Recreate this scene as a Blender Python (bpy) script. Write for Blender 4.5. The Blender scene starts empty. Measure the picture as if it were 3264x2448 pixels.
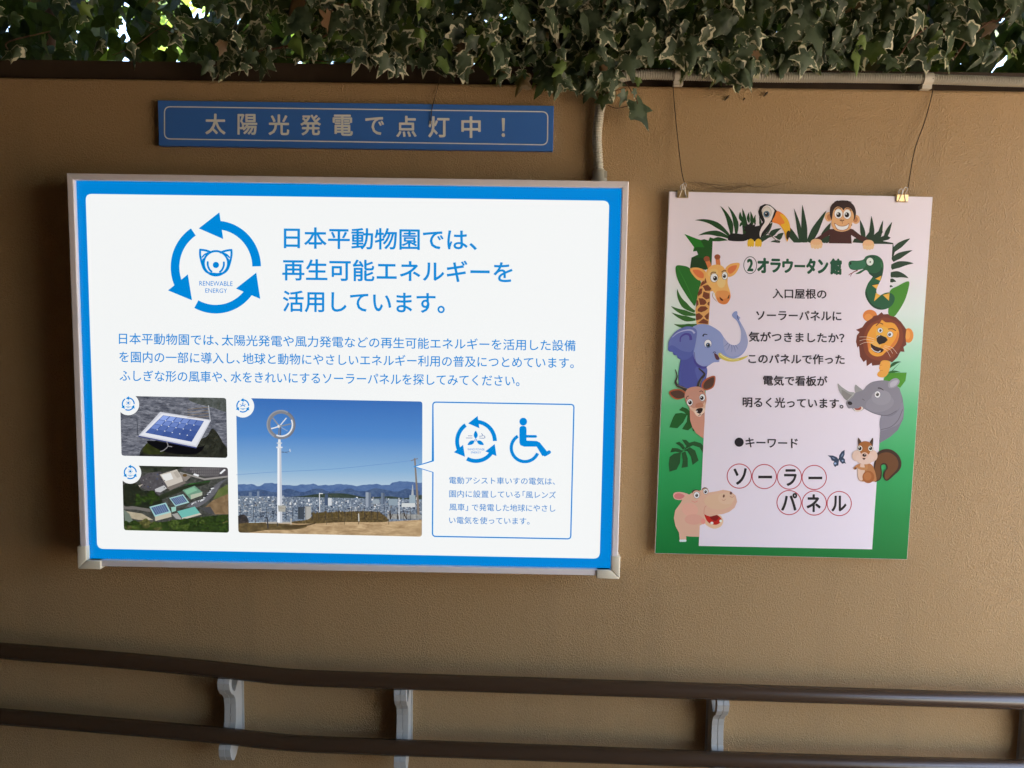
import bpy, math, random
import numpy as np
from mathutils import Vector, Matrix
from mathutils.geometry import tessellate_polygon

# ------------------------------------------------------------------ camera, light, exposure
SC = bpy.context.scene
COL = SC.collection
YAW, PITCH, ROLL, DIST, CAMZ = -0.00838, -0.09455, 0.01584, 1.86142, 1.6
LENS = 28.0
EXPO = 4.54
SUN_ELEV, SUN_AZ = math.radians(57), math.radians(186)      # azimuth clockwise from +Y (behind the wall)
HEDGE_N = 13000
SUN_STRENGTH, SKY_STRENGTH = 4.5, 0.06

_f = Vector((math.sin(YAW)*math.cos(PITCH), math.cos(YAW)*math.cos(PITCH), math.sin(PITCH)))
_r0 = Vector((math.cos(YAW), -math.sin(YAW), 0))
_u0 = _r0.cross(_f)
RT = math.cos(ROLL)*_r0 + math.sin(ROLL)*_u0
UP = -math.sin(ROLL)*_r0 + math.cos(ROLL)*_u0
CAM = Vector((0, -DIST, CAMZ))
cam_data = bpy.data.cameras.new('camera')
cam_data.lens, cam_data.sensor_width, cam_data.sensor_fit = LENS, 36, 'HORIZONTAL'
cam_data.clip_start, cam_data.clip_end = 0.02, 500
cam = bpy.data.objects.new('camera', cam_data)
cam.matrix_world = Matrix(((RT.x, UP.x, -_f.x, CAM.x), (RT.y, UP.y, -_f.y, CAM.y), (RT.z, UP.z, -_f.z, CAM.z), (0, 0, 0, 1)))
COL.objects.link(cam)
SC.camera = cam

world = bpy.data.worlds.new('World')
SC.world = world
world.use_nodes = True
_nt = world.node_tree
_bg = _nt.nodes['Background']
_sky = _nt.nodes.new('ShaderNodeTexSky')
_sky.sky_type = 'NISHITA'
_sky.sun_disc = False
_sky.sun_elevation = SUN_ELEV
_sky.sun_rotation = SUN_AZ
_sky.dust_density = 2.0
_nt.links.new(_sky.outputs[0], _bg.inputs[0])
_bg.inputs[1].default_value = SKY_STRENGTH

sun_data = bpy.data.lights.new('sun', 'SUN')
sun_data.energy, sun_data.angle, sun_data.color = SUN_STRENGTH, math.radians(0.5), (1, 0.95, 0.88)
sun = bpy.data.objects.new('sun', sun_data)
sd = Vector((math.sin(SUN_AZ)*math.cos(SUN_ELEV), math.cos(SUN_AZ)*math.cos(SUN_ELEV), math.sin(SUN_ELEV)))
sun.rotation_euler = sd.to_track_quat('Z', 'Y').to_euler()
sun.location = sd*20
COL.objects.link(sun)

SC.view_settings.view_transform = 'Standard'
SC.view_settings.look = 'None'
SC.view_settings.gamma = 1
SC.view_settings.exposure = EXPO
SC.view_settings.use_curve_mapping = False
SC.render.engine = 'CYCLES'
SC.cycles.use_denoising = True
SC.cycles.max_bounces = 10
SC.cycles.diffuse_bounces = 6
SC.cycles.transparent_max_bounces = 16
SC.cycles.sample_clamp_indirect = 4

# ------------------------------------------------------------------ helpers
PXF = LENS/36*3264

def px(x, y, Y):
    """point of the plane y = Y that the photograph shows at pixel (x, y) - used to take measurements off it"""
    d = _f*PXF + RT*(x-1632) - UP*(y-1224)
    t = (Y-CAM.y)/d.y
    return CAM + d*t

def lin(c):
    return tuple((v/255/12.92) if v <= 10 else ((v/255+0.055)/1.055)**2.4 for v in c)

class MB:
    def __init__(s):
        s.v, s.f, s.m, s.mats, s.smooth = [], [], [], [], []
    def mi(s, mat):
        if mat not in s.mats: s.mats.append(mat)
        return s.mats.index(mat)
    def add(s, vs, fs, mat, smooth=False):
        b = len(s.v)
        s.v.extend([tuple(p) for p in vs])
        k = s.mi(mat)
        for f in fs:
            s.f.append([b+i for i in f]); s.m.append(k); s.smooth.append(smooth)
    def box(s, x0, x1, y0, y1, z0, z1, mat):
        vs = [(x, y, z) for x in (x0, x1) for y in (y0, y1) for z in (z0, z1)]
        s.add(vs, [(0, 1, 3, 2), (4, 6, 7, 5), (0, 4, 5, 1), (2, 3, 7, 6), (0, 2, 6, 4), (1, 5, 7, 3)], mat)
    def tube(s, pts, rad, mat, n=16, caps=True):
        pts = [Vector(p) for p in pts]
        if not hasattr(rad, '__len__'): rad = [rad]*len(pts)
        vs, fs = [], []
        ref = None
        for i, p in enumerate(pts):
            t = (pts[min(i+1, len(pts)-1)]-pts[max(i-1, 0)]).normalized()
            if ref is None:
                ref = Vector((0, 0, 1)) if abs(t.z) < .9 else Vector((1, 0, 0))
            a = (ref-t*ref.dot(t)).normalized(); b = t.cross(a); ref = a
            for k in range(n):
                an = 2*math.pi*k/n
                vs.append(p+(a*math.cos(an)+b*math.sin(an))*rad[i])
        for i in range(len(pts)-1):
            for k in range(n):
                fs.append((i*n+k, i*n+(k+1) % n, (i+1)*n+(k+1) % n, (i+1)*n+k))
        s.add(vs, fs, mat, True)
        if caps:
            s.add(vs[:n], [list(range(n))[::-1]], mat); s.add(vs[-n:], [list(range(n))], mat)
    def build(s, name, parent=None, root=None, bevel=0):
        off = Vector(root.location) if root is not None else Vector((0, 0, 0))
        me = bpy.data.meshes.new(name)
        me.from_pydata([tuple(Vector(p)-off) for p in s.v], [], s.f)
        for m in s.mats: me.materials.append(m)
        me.polygons.foreach_set('material_index', s.m)
        me.polygons.foreach_set('use_smooth', s.smooth)
        me.update()
        o = bpy.data.objects.new(name, me)
        COL.objects.link(o)
        if parent is not None: o.parent = parent
        if bevel:
            md = o.modifiers.new('bevel', 'BEVEL'); md.width = bevel; md.segments = 2; md.limit_method = 'ANGLE'
        return o

def tag(o, label=None, cat=None, group=None, kind=None):
    for k, v in (('label', label), ('category', cat), ('group', group), ('kind', kind)):
        if v: o[k] = v
    return o

def thing(name, label, cat, loc, group=None):
    o = bpy.data.objects.new(name, None)
    o.empty_display_size = 0.1
    o.location = loc
    COL.objects.link(o)
    return tag(o, label, cat, group)

# ------------------------------------------------------------------ materials
_mc = {}
def mat(name, col, rough=.6, spec=.4, metal=0, emit=0, nodes=None):
    m = bpy.data.materials.new(name)
    m.use_nodes = True
    b = m.node_tree.nodes['Principled BSDF']
    b.inputs['Base Color'].default_value = (*col, 1)
    b.inputs['Roughness'].default_value = rough
    b.inputs['Specular IOR Level'].default_value = spec
    b.inputs['Metallic'].default_value = metal
    if emit:
        b.inputs['Emission Color'].default_value = (*col, 1)
        b.inputs['Emission Strength'].default_value = emit
    return m

def N(m, typ, **kw):
    n = m.node_tree.nodes.new(typ)
    for k, v in kw.items():
        if k in n.inputs: n.inputs[k].default_value = v
        else: setattr(n, k, v)
    return n
def L(m, a, b): m.node_tree.links.new(a, b)
def bsdf(m): return m.node_tree.nodes['Principled BSDF']
def coords(m): return N(m, 'ShaderNodeTexCoord').outputs['Object']
def ramp(m, fac, stops, interp='LINEAR'):
    r = N(m, 'ShaderNodeValToRGB')
    r.color_ramp.interpolation = interp
    while len(r.color_ramp.elements) < len(stops): r.color_ramp.elements.new(0.5)
    for e, (p, c) in zip(r.color_ramp.elements, stops):
        e.position = p; e.color = (*c, 1) if len(c) == 3 else c
    if fac is not None: L(m, fac, r.inputs[0])
    return r.outputs[0]
def noise(m, vec, scale, detail=3, rough=.5, dist=0):
    n = N(m, 'ShaderNodeTexNoise', Scale=scale, Detail=detail, Roughness=rough, Distortion=dist)
    if vec is not None: L(m, vec, n.inputs['Vector'])
    return n.outputs['Fac']
def mixc(m, fac, a, b, mode='MIX'):
    n = N(m, 'ShaderNodeMix', data_type='RGBA', blend_type=mode)
    for s, v in ((0, fac), (6, a), (7, b)):
        if hasattr(v, 'is_output') or hasattr(v, 'links'): L(m, v, n.inputs[s])
        elif s == 0: n.inputs[0].default_value = v
        else: n.inputs[s].default_value = (*v, 1)
    return n.outputs[2]
def bump(m, h, strength, dist):
    n = N(m, 'ShaderNodeBump', Strength=strength, Distance=dist)
    L(m, h, n.inputs['Height']); L(m, n.outputs[0], bsdf(m).inputs['Normal'])

PAPER = (.90, .81, .87)       # paper white, tinted pink to stand in for the colour of the light
POSTER_WHITE = lin((216, 204, 214))
def ink(c):
    """matt printing ink, measured against the white of the poster board"""
    k = ('ink',)+tuple(c)
    if k not in _mc:
        a = tuple(min(.9, v/w*k) for v, w, k in zip(lin(c), POSTER_WHITE, PAPER))
        _mc[k] = mat('poster_ink', a, .5, .2)
    return _mc[k]
def glow(c):
    """backlit printing film of the light box"""
    k = ('glow',)+tuple(c)
    if k not in _mc:
        l = lin(c)
        m = mat('backlit_film', tuple(v*.06 for v in l), .35, .25)
        b = bsdf(m)
        b.inputs['Emission Color'].default_value = (*l, 1)
        b.inputs['Emission Strength'].default_value = FILM
        _mc[k] = m
    return _mc[k]
FILM = 1.0/2**EXPO

def wall_mat():
    m = mat('stucco', (.44, .295, .15), .55, .32)
    c = coords(m)
    mp = N(m, 'ShaderNodeMapping'); mp.inputs['Scale'].default_value = (1, 1, .75); mp.inputs['Rotation'].default_value = (0, .5, 0)
    L(m, c, mp.inputs[0])
    v = mp.outputs[0]
    big = noise(m, c, 1.7, 4, .6)
    fine = noise(m, v, 300, 2, .5)
    base = mixc(m, big, (.395, .254, .110), (.46, .298, .140))
    base = mixc(m, ramp(m, fine, [(.3, (0, 0, 0)), (.75, (.35,)*3)]), base, (.34, .225, .11))
    mp2 = N(m, 'ShaderNodeMapping'); mp2.inputs['Scale'].default_value = (1, 1, .07); L(m, c, mp2.inputs[0])
    base = mixc(m, ramp(m, noise(m, mp2.outputs[0], 9, 4, .6), [(.52, (0,)*3), (.78, (.30,)*3)]), base, (.25, .17, .085))      # faint run-off streaks
    L(m, base, bsdf(m).inputs['Base Color'])
    h1 = ramp(m, noise(m, v, 390, 1.5, .4, 0), [(.48, (0,)*3), (.64, (1,)*3)])
    h2 = noise(m, v, 620, 2, .5)
    a = N(m, 'ShaderNodeMath', operation='MULTIPLY_ADD'); L(m, h2, a.inputs[0]); a.inputs[1].default_value = .35; L(m, h1, a.inputs[2])
    bump(m, a.outputs[0], .85, .0015)
    return m

WALL = wall_mat()
def simple_noisy(name, c0, c1, scale, rough=.6, spec=.4, metal=0, bmp=0, bscale=200):
    m = mat(name, c0, rough, spec, metal)
    c = coords(m)
    L(m, mixc(m, noise(m, c, scale, 4, .6), c0, c1), bsdf(m).inputs['Base Color'])
    if bmp: bump(m, noise(m, c, bscale, 3), bmp, .001)
    return m
COPING = simple_noisy('weathered_brown_steel', (.035, .022, .012), (.07, .045, .026), 12, .7, .3, 0, .3, 90)
FRAME = simple_noisy('anodised_frame', (.84, .77, .75), (.89, .82, .80), 9, .42, .5, 0, .05, 400)
CAP = simple_noisy('cream_plastic', (.84, .75, .55), (.88, .80, .62), 20, .4, .5)
CABINET = mat('cabinet_sheet', (.3, .28, .26), .5)
RAIL = simple_noisy('brown_rail_sleeve', (.052, .029, .015), (.060, .034, .018), 8, .26, .7, 0)
BRACKET = simple_noisy('grey_plastic', (.40, .39, .355), (.47, .46, .425), 15, .45, .45)
SEAM = mat('seam_gap', (.02, .02, .02), .9)
CONDUIT = simple_noisy('grey_beige_conduit', (.43, .405, .32), (.53, .50, .40), 14, .5, .4)
SADDLE = simple_noisy('beige_clip_plastic', (.50, .47, .38), (.58, .54, .44), 30, .5, .4)
CLIPM = simple_noisy('brass_clip', (.62, .45, .22), (.72, .55, .30), 40, .3, .5, .85)
WIRE = mat('steel_wire', (.6, .57, .52), .3, .5, .9)
FIBRE = simple_noisy('brown_fibre', (.16, .11, .06), (.26, .18, .10), 80, .9, .1)
STRING = simple_noisy('dark_twine', (.05, .035, .022), (.09, .065, .04), 80, .9, .1)
BOARD = mat('foam_board', (.72, .68, .66), .6, .3)
STRIPM = simple_noisy('blue_sign_film', (.052, .185, .56), (.057, .195, .60), 6, .4, .5)
STRIPTXT = simple_noisy('cream_sign_film', (.80, .81, .74), (.86, .87, .80), 12, .45, .4)
STRIPEDGE = mat('sign_edge', (.02, .05, .14), .6)

# ------------------------------------------------------------------ flat print work
def cr(pts, n=5, closed=True):
    """Catmull-Rom through the points"""
    out, k = [], len(pts)
    for i in range(k if closed else k-1):
        g = (lambda j: pts[j % k]) if closed else (lambda j: pts[max(0, min(k-1, j))])
        p0, p1, p2, p3 = g(i-1), g(i), g(i+1), g(i+2)
        for s in range(n):
            t = s/n
            out.append(tuple(.5*((2*b)+(c-a)*t+(2*a-5*b+4*c-d)*t*t+(3*b-a-3*c+d)*t**3) for a, b, c, d in zip(p0, p1, p2, p3)))
    if not closed: out.append(tuple(pts[-1]))
    return out

class Art:
    """flat shapes printed on a plane; points are given in a measuring frame (scale, x offset, y offset)"""
    def __init__(s, Y, frame=(1, 0, 0), colour=ink, step=.00002, off=0):
        s.Y, s.fr, s.colour, s.step, s.k, s.off, s.mb = Y, frame, colour, step, 0, off, MB()
    def P(s, p, Y=None):
        sc, ox, oy = s.fr
        return px(p[0]*sc+ox, p[1]*sc+oy, s.Y if Y is None else Y)
    def mat(s, c): return s.colour(c) if isinstance(c, tuple) else c
    def put(s, pts, c, tris=None):
        d = s.off+s.k*s.step; s.k += 1
        w = [s.P(p) for p in pts]
        for p in w: p.y -= d
        if tris is None:
            tris = tessellate_polygon([[Vector((p.x, p.z, 0)) for p in w]])
        out = []
        for t in tris:
            if len(t) == 3:
                a, b, e = (w[i] for i in t)
                if (b.x-a.x)*(e.z-a.z)-(b.z-a.z)*(e.x-a.x) < 0: t = (t[0], t[2], t[1])
            else:
                a, b, e = w[t[0]], w[t[1]], w[t[2]]
                if (b.x-a.x)*(e.z-a.z)-(b.z-a.z)*(e.x-a.x) < 0: t = tuple(t)[::-1]
            out.append(t)
        s.mb.add(w, out, s.mat(c))
    def poly(s, pts, c, smooth=True):
        s.put(cr(pts) if smooth else pts, c)
    def ell(s, x, y, rx, ry, c, rot=0, n=24):
        ca, sa = math.cos(rot), math.sin(rot)
        s.put([(x+rx*math.cos(a)*ca-ry*math.sin(a)*sa, y+rx*math.cos(a)*sa+ry*math.sin(a)*ca) for a in (2*math.pi*i/n for i in range(n))], c, [tuple(range(n))])
    def arc(s, x, y, rx, ry, th, a0, a1, c, n=40):
        """ring sector, degrees counter-clockwise from +x, th is its width inwards"""
        o, i_ = [], []
        for k in range(n+1):
            a = math.radians(a0+(a1-a0)*k/n)
            o.append((x+rx*math.cos(a), y-ry*math.sin(a)))
            i_.append((x+(rx-th)*math.cos(a), y-(ry-th)*math.sin(a)))
        q = [(k, k+1, n+2+k, n+1+k) for k in range(n)]
        s.put(o+i_, c, q)
    def stroke(s, pts, w, c, smooth=True, cap=True, closed=False, taper=None):
        if smooth and len(pts) > 2: pts = cr(pts, 5, closed)
        n = len(pts)
        l, r = [], []
        for i, p in enumerate(pts):
            if closed: a, b = pts[i-1], pts[(i+1) % n]
            else: a, b = pts[max(0, i-1)], pts[min(n-1, i+1)]
            def un(u, v):
                d = math.hypot(v[0]-u[0], v[1]-u[1]) or 1
                return ((v[0]-u[0])/d, (v[1]-u[1])/d)
            t = un(a, b)
            hw = w/2
            if (0 < i < n-1) or closed:
                t1 = un(a, p)
                hw /= max(.5, t1[0]*t[0]+t1[1]*t[1])
            if taper: hw *= taper[0]+(taper[1]-taper[0])*i/(n-1)
            l.append((p[0]-t[1]*hw, p[1]+t[0]*hw)); r.append((p[0]+t[1]*hw, p[1]-t[0]*hw))
        if closed:
            s.put(l+r, c, [(i, (i+1) % n, n+(i+1) % n, n+i) for i in range(n)]); return
        q = [(i, i+1, n+i+1, n+i) for i in range(n-1)]
        vs = l+r
        if cap and not taper:
            for e, (p, nb) in enumerate(((pts[0], pts[1]), (pts[-1], pts[-2]))):
                a0 = math.atan2(p[1]-nb[1], p[0]-nb[0])
                A = l[0] if e == 0 else r[-1]
                B = r[0] if e == 0 else l[-1]
                b = len(vs)
                m = 7
                vs = vs+[(p[0]+w/2*math.cos(a0+math.pi/2-math.pi*k/m), p[1]+w/2*math.sin(a0+math.pi/2-math.pi*k/m)) for k in range(m+1)]
                q.append(tuple(range(b, b+m+1)))
        s.put(vs, c, q)
    def blade(s, base, mid, tip, w, c, w0=.35):
        """grass blade or leaf: tapers to a point along a bent line"""
        n = 12
        l, r = [], []
        for i in range(n+1):
            t = i/n
            p = tuple((1-t)**2*a+2*t*(1-t)*b+t*t*e for a, b, e in zip(base, mid, tip))
            d = tuple(2*(1-t)*(b-a)+2*t*(e-b) for a, b, e in zip(base, mid, tip))
            dl = math.hypot(*d) or 1
            h = w/2*(w0+(1-w0)*min(1, t*2.5))*(1 if t < .35 else (1-(t-.35)/.65)**.8)
            l.append((p[0]-d[1]/dl*h, p[1]+d[0]/dl*h)); r.append((p[0]+d[1]/dl*h, p[1]-d[0]/dl*h))
        s.put(l+r[:-1][::-1], c)
    def rrect(s, c4, rad, c):
        s.put(rounded(c4, rad), c)
    def text(s, body, x0, y0, x1, y1, h, c, bold=.0, res=3):
        """one line of lettering whose ink spans x0..x1, its middle running from y0 to y1, h tall"""
        cu = bpy.data.curves.new('lettering', 'FONT')
        cu.body = body; cu.resolution_u = res
        o = bpy.data.objects.new('lettering', cu)
        COL.objects.link(o)
        dg = bpy.context.evaluated_depsgraph_get()
        me = bpy.data.meshes.new_from_object(o.evaluated_get(dg))
        co = [v.co.copy() for v in me.vertices]
        fs = [tuple(p.vertices) for p in me.polygons]
        bpy.data.objects.remove(o); bpy.data.curves.remove(cu); bpy.data.meshes.remove(me)
        xa, xb = min(v.x for v in co), max(v.x for v in co)
        ya, yb = min(v.y for v in co), max(v.y for v in co)
        pts = []
        r = bold*h
        x0 += r; x1 -= r; h -= 2*r
        for v in co:
            t = (v.x-xa)/(xb-xa); u = (v.y-ya)/(yb-ya)-.5
            pts.append((x0+(x1-x0)*t, y0+(y1-y0)*t-u*h))
        # heavier weights: the same outline printed again a hair to every side
        for k in range(8 if bold else 1):
            dx, dy = (r*math.cos(k*math.pi/4), r*math.sin(k*math.pi/4)) if bold else (0, 0)
            s.put([(p[0]+dx, p[1]+dy) for p in pts], c, fs)
    def build(s, name, parent, root): return s.mb.build(name, parent, root)

def rounded(c4, rad, n=6):
    out = []
    for i in range(4):
        p, a, b = c4[i], c4[i-1], c4[(i+1) % 4]
        def tow(q):
            d = math.hypot(q[0]-p[0], q[1]-p[1]); return (p[0]+(q[0]-p[0])/d*rad, p[1]+(q[1]-p[1])/d*rad)
        A, B = tow(a), tow(b)
        for k in range(n+1):
            t = k/n
            out.append(tuple((1-t)**2*x+2*t*(1-t)*y+t*t*z for x, y, z in zip(A, p, B)))
    return out

# ------------------------------------------------------------------ the place: ground, wall, and unseen roof and walls added to shape the light
RZ = 2.36
OPPX, OPPY, ROOFX = 2.0, -2.6, 2.2
SLX, SLY0, SLY1, SLW = .9, -3.05, -3.95, .9       # slot left between the two unseen roof slabs to let a sun strip in
WX0, WX1, WTOP = -3.4, 9.0, 2.107
gm = mat('ground_paving', (.36, .33, .29), .85, .3)
_c = coords(gm)
L(gm, mixc(gm, noise(gm, _c, 3, 6, .65), (.134, .104, .078), (.18, .142, .110)), bsdf(gm).inputs['Base Color'])
bump(gm, noise(gm, _c, 120, 3), .3, .003)
g = MB(); g.add([(-150, -150, 0), (150, -150, 0), (150, 150, 0), (-150, 150, 0)], [(0, 1, 2, 3)], gm)
tag(g.build('ground'), kind='structure')

w = MB()
# stuccoed front with a rounded upper edge, extruded along x
prof = [(.0, 0), (.0, WTOP-.008), (.0012, WTOP-.004), (.004, WTOP-.0012), (.008, WTOP), (.14, WTOP), (.14, 0)]
vs = [(x, y, z) for x in (WX0, WX1) for y, z in prof]
n = len(prof)
w.add(vs, [(i, i+n, i+1+n, i+1) for i in range(n-1)]+[list(range(n)), list(range(n, 2*n))[::-1]], WALL)
wr = thing('stucco_wall', 'long tan stucco wall with a rough sprayed finish behind the signs and handrails', 'wall', (0, 0.07, 0))
w.build('wall_face', wr, wr)
b = MB(); b.box(WX0, WX1, .022, .12, WTOP+.001, WTOP+.045, COPING)
b.build('coping', wr, wr)

TIMB = simple_noisy('dark_timber', (.05, .035, .022), (.085, .06, .038), 6, .7, .3, 0, .2, 60)
ROOFM = simple_noisy('canopy_soffit', (.07, .06, .045), (.10, .085, .065), 3, .8, .2)
cr_ = thing('shade_canopy', 'unseen wide flat canopy shaped to shade the passage in front of the stucco wall', 'canopy', (0, -2, 0))  # unseen roof, its height and outline shaped to limit light on the wall
m_ = MB()
pl_ = [(-7, .11), (ROOFX, .11), (ROOFX, SLY0), (SLX, SLY1+SLW), (SLX, SLY1-2.5), (-7, SLY1-2.5)]
m_.add([(x, y, z) for z in (RZ, RZ+.12) for x, y in pl_], [tuple(range(6)), tuple(range(6, 12))[::-1]]+[(i, i+6, (i+1) % 6+6, (i+1) % 6) for i in range(6)], ROOFM)
m_.build('roof_slab', cr_, cr_)
m_ = MB(); m_.box(-7, ROOFX, .05, .11, RZ+.122, RZ+.72, TIMB); m_.build('sun_block', cr_, cr_)  # upright board added on the roof to keep sun off the hedge
m_ = MB(); m_.box(SLX+.003, ROOFX+2, SLY1-2.5, SLY1, RZ, RZ+.12, ROOFM); m_.build('roof_slab', cr_, cr_)  # second slab, added so only a strip of ground gets sun
for x, y in ((ROOFX-.1, SLY0+.1),):
    p = MB(); p.box(x-.06, x+.06, y-.06, y+.06, 0, RZ-.002, TIMB); p.build('post', cr_, cr_)
sw = MB(); sw.box(-3.75, -3.42, -7.6, .14, 0, RZ-.01, WALL)  # unseen wall, added to darken the left side
tag(sw.build('left_light_block'), 'unseen stucco wall added at the left end of the passage to keep light out', 'wall')
HEDM = simple_noisy('hedge_leaves', (.035, .055, .02), (.07, .10, .035), 14, .8, .2, 0, .8, 30)
PANEL = simple_noisy('dark_brown_panel', (.026, .014, .006), (.034, .019, .008), 4, .7, .3)
ow = MB(); ow.box(-3.7, OPPX, OPPY-.15, OPPY, 0, RZ-.01, PANEL)  # unseen wall, added to block light coming from the front
tag(ow.build('front_light_block'), 'unseen dark brown wall added across the passage to block light from the front', 'wall')

# ------------------------------------------------------------------ light box sign
BLUE, WHITE = (0, 131, 212), (242, 244, 244)
TBLUE, EBLUE = (20, 140, 216), (0, 135, 216)
SX, SZ, SW, SH = -.3807, 1.43872, 1.22455, .87971
FY = -.100
root = thing('light_box_sign', 'large lit white sign board with a bright blue border in a metal frame', 'light box sign', (SX, 0, SZ-SH/2))
x0, x1, z0, z1 = SX-SW/2, SX+SW/2, SZ-SH/2, SZ+SH/2
cb = MB(); cb.box(x0+.004, x1-.004, -.086, .0, z0+.004, z1-.004, CABINET); cb.build('cabinet', root, root)
fr = MB()
fw, gp = .0145, .0003
def mitre(a, b2, c, d):
    """one frame bar: outer edge a-b2, inner edge d-c, rounded front, running back to the wall"""
    lay = []
    for ins, y in ((0, -.0005), (0, FY+.002), (.0006, FY+.0006), (.002, FY)):
        lay.append((ins, y))
    vs = []
    for p, q in ((a, d), (b2, c)):
        for ins, y in lay: vs.append((p[0]+(q[0]-p[0])*ins/fw, y, p[1]+(q[1]-p[1])*ins/fw))
        for ins, y in ((.002, FY), (.0006, FY+.0006), (0, FY+.002), (0, -.0005)):
            vs.append((q[0]+(p[0]-q[0])*ins/fw, y, q[1]+(p[1]-q[1])*ins/fw))
    fs = [(i, i+1, i+9, i+8) for i in range(7)]+[tuple(range(8))[::-1], tuple(range(8, 16))]
    fr.add(vs, fs, FRAME)
X0, X1, Z0, Z1 = x0+fw, x1-fw, z0+fw, z1-fw
mitre((x0+gp, z1), (x1-gp, z1), (X1-gp, Z1), (X0+gp, Z1))
mitre((x1, z1-gp), (x1, z0+gp), (X1, Z0+gp), (X1, Z1-gp))
mitre((x1-gp, z0), (x0+gp, z0), (X0+gp, Z0), (X1-gp, Z0))
mitre((x0, z0+gp), (x0, z1-gp), (X0, Z1-gp), (X0, Z0+gp))
fr.build('frame', root, root)
# cream corner guards at the two lower corners
for sx in (-1, 1):
    c = MB()
    cx, cz = (x0-.005, z0-.006) if sx < 0 else (x1+.005, z0-.006)
    th, ln = .0205, .053
    def q(u, v): return (cx-sx*u, cz+v)
    g2 = .0005
    for quad in (((0, 0), (ln, 0), (ln, th), (th+g2, th)), ((0, g2*1.6), (th, th+g2*1.6), (th, ln), (0, ln))):
        pts = [q(*u) for u in quad]
        if sx > 0: pts = pts[::-1]
        vs = [(p[0], y, p[1]) for y in (-.02, FY-.004) for p in pts]
        c.add(vs, [(0, 1, 2, 3), (7, 6, 5, 4)]+[(i, i+4, (i+1) % 4+4, (i+1) % 4) for i in range(4)], CAP)
    o = c.build('corner_guard', root, root, bevel=.0022)
    for p_ in o.data.polygons: p_.use_smooth = True
PY = -.0885
face = MB(); face.box(X0+.0002, X1-.0002, PY, -.0861, Z0+.0002, Z1-.0002, glow(BLUE))
panel = face.build('display_panel', root, root)
def film(frame=(1, 0, 0), off=.0006, step=.00002): return Art(PY, frame, glow, step, off)
a = film(off=.0003); a.rrect([(273, 618), (1942, 640), (1911.5, 1780.6), (310, 1749)], 20, WHITE)
a.build('white_sheet', panel, root)

def emblem(a, cx, cy, r, c, ry=None):
    """three arrows chasing each other round a circle"""
    ry = ry or r*1.028
    def u(x, y): return (cx+(x-1080)/318*r, cy+(y-711)/327*ry)
    th = 61/318*r
    for a0, a1, tri in ((1, 86, ((960, 438), (1105, 325), (1132, 513))), (123.4, 205, ((743, 875), (883, 762), (912, 945))), (241.5, 324, ((1365, 750), (1393, 935), (1222, 862)))):
        a.arc(cx, cy, r, ry, th, a0, a1, c)
        a.put([u(*p) for p in tri], c, [(0, 1, 2)])

a = film((.4521, 200, 530))
emblem(a, 1080, 711, 318, EBLUE, 327)
for m in (1, -1):
    def f(*pp): return [(1080+(x-1080)*m, y+(0 if m > 0 else 2)) for x, y in pp]
    a.stroke(f((1046, 606), (1010, 594), (970, 588)), 15, EBLUE, cap=True)
    a.stroke(f((970, 588), (970, 630), (984, 690), (1000, 728), (1030, 752), (1081, 759)), 15, EBLUE)
    a.stroke(f((985, 640), (1002, 622), (1022, 612)), 11, EBLUE)
    a.stroke(f((992, 655), (984, 690)), 13, EBLUE)
    a.stroke(f((1023, 676), (1024, 700), (1036, 728), (1050, 742)), 14, EBLUE)
a.stroke([(1081+86*math.cos(t), 684+86*math.sin(t)) for t in (2*math.pi*i/30 for i in range(30))], 15, EBLUE, closed=True, smooth=False)
a.ell(1081, 696, 22, 22, EBLUE)
a.fr = (1, 0, 0)
a.text('RENEWABLE', 636, 903, 742, 904.5, 15, EBLUE); a.text('ENERGY', 655, 926, 724.5, 927, 14, EBLUE)
a.build('recycling_emblem', panel, root)

a = film()
a.text('日本平動物園では、', 905, 758, 1520, 765, 69, TBLUE, .016)
a.text('再生可能エネルギーを', 900, 859, 1634, 867.5, 70, TBLUE, .016)
a.text('活用しています。', 902, 960, 1418, 966, 69, TBLUE, .016)
a.build('heading_lettering', panel, root)
a = film()
def line(body, xs, p0, p1, h, c, bold):
    for s_, (xa, xb) in zip(body, xs):
        yy = lambda x: p0[1]+(x-p0[0])/(p1[0]-p0[0])*(p1[1]-p0[1])
        a.text(s_, xa, yy(xa), xb, yy(xb), h, c, bold)
line(['日本平動物園では、', '太陽光発電や風力発電などの再生可能エネルギーを活用した設備'], [(379.5, 697), (707, 1834.7)], (380, 1079), (1835, 1101.5), 36, TBLUE, .008)
line(['を園内の一部に導入し、', '地球と動物にやさしいエネルギー利用の普及につとめています。'], [(381, 765), (774, 1829)], (381, 1137), (1829, 1156.5), 36, TBLUE, .008)
line(['ふしぎな形の風車や、', '水をきれいにするソーラーパネルを探してみてください。'], [(382, 724), (736, 1656)], (382, 1197), (1656, 1213.5), 36, TBLUE, .008)
a.build('paragraph_lettering', panel, root)

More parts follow.
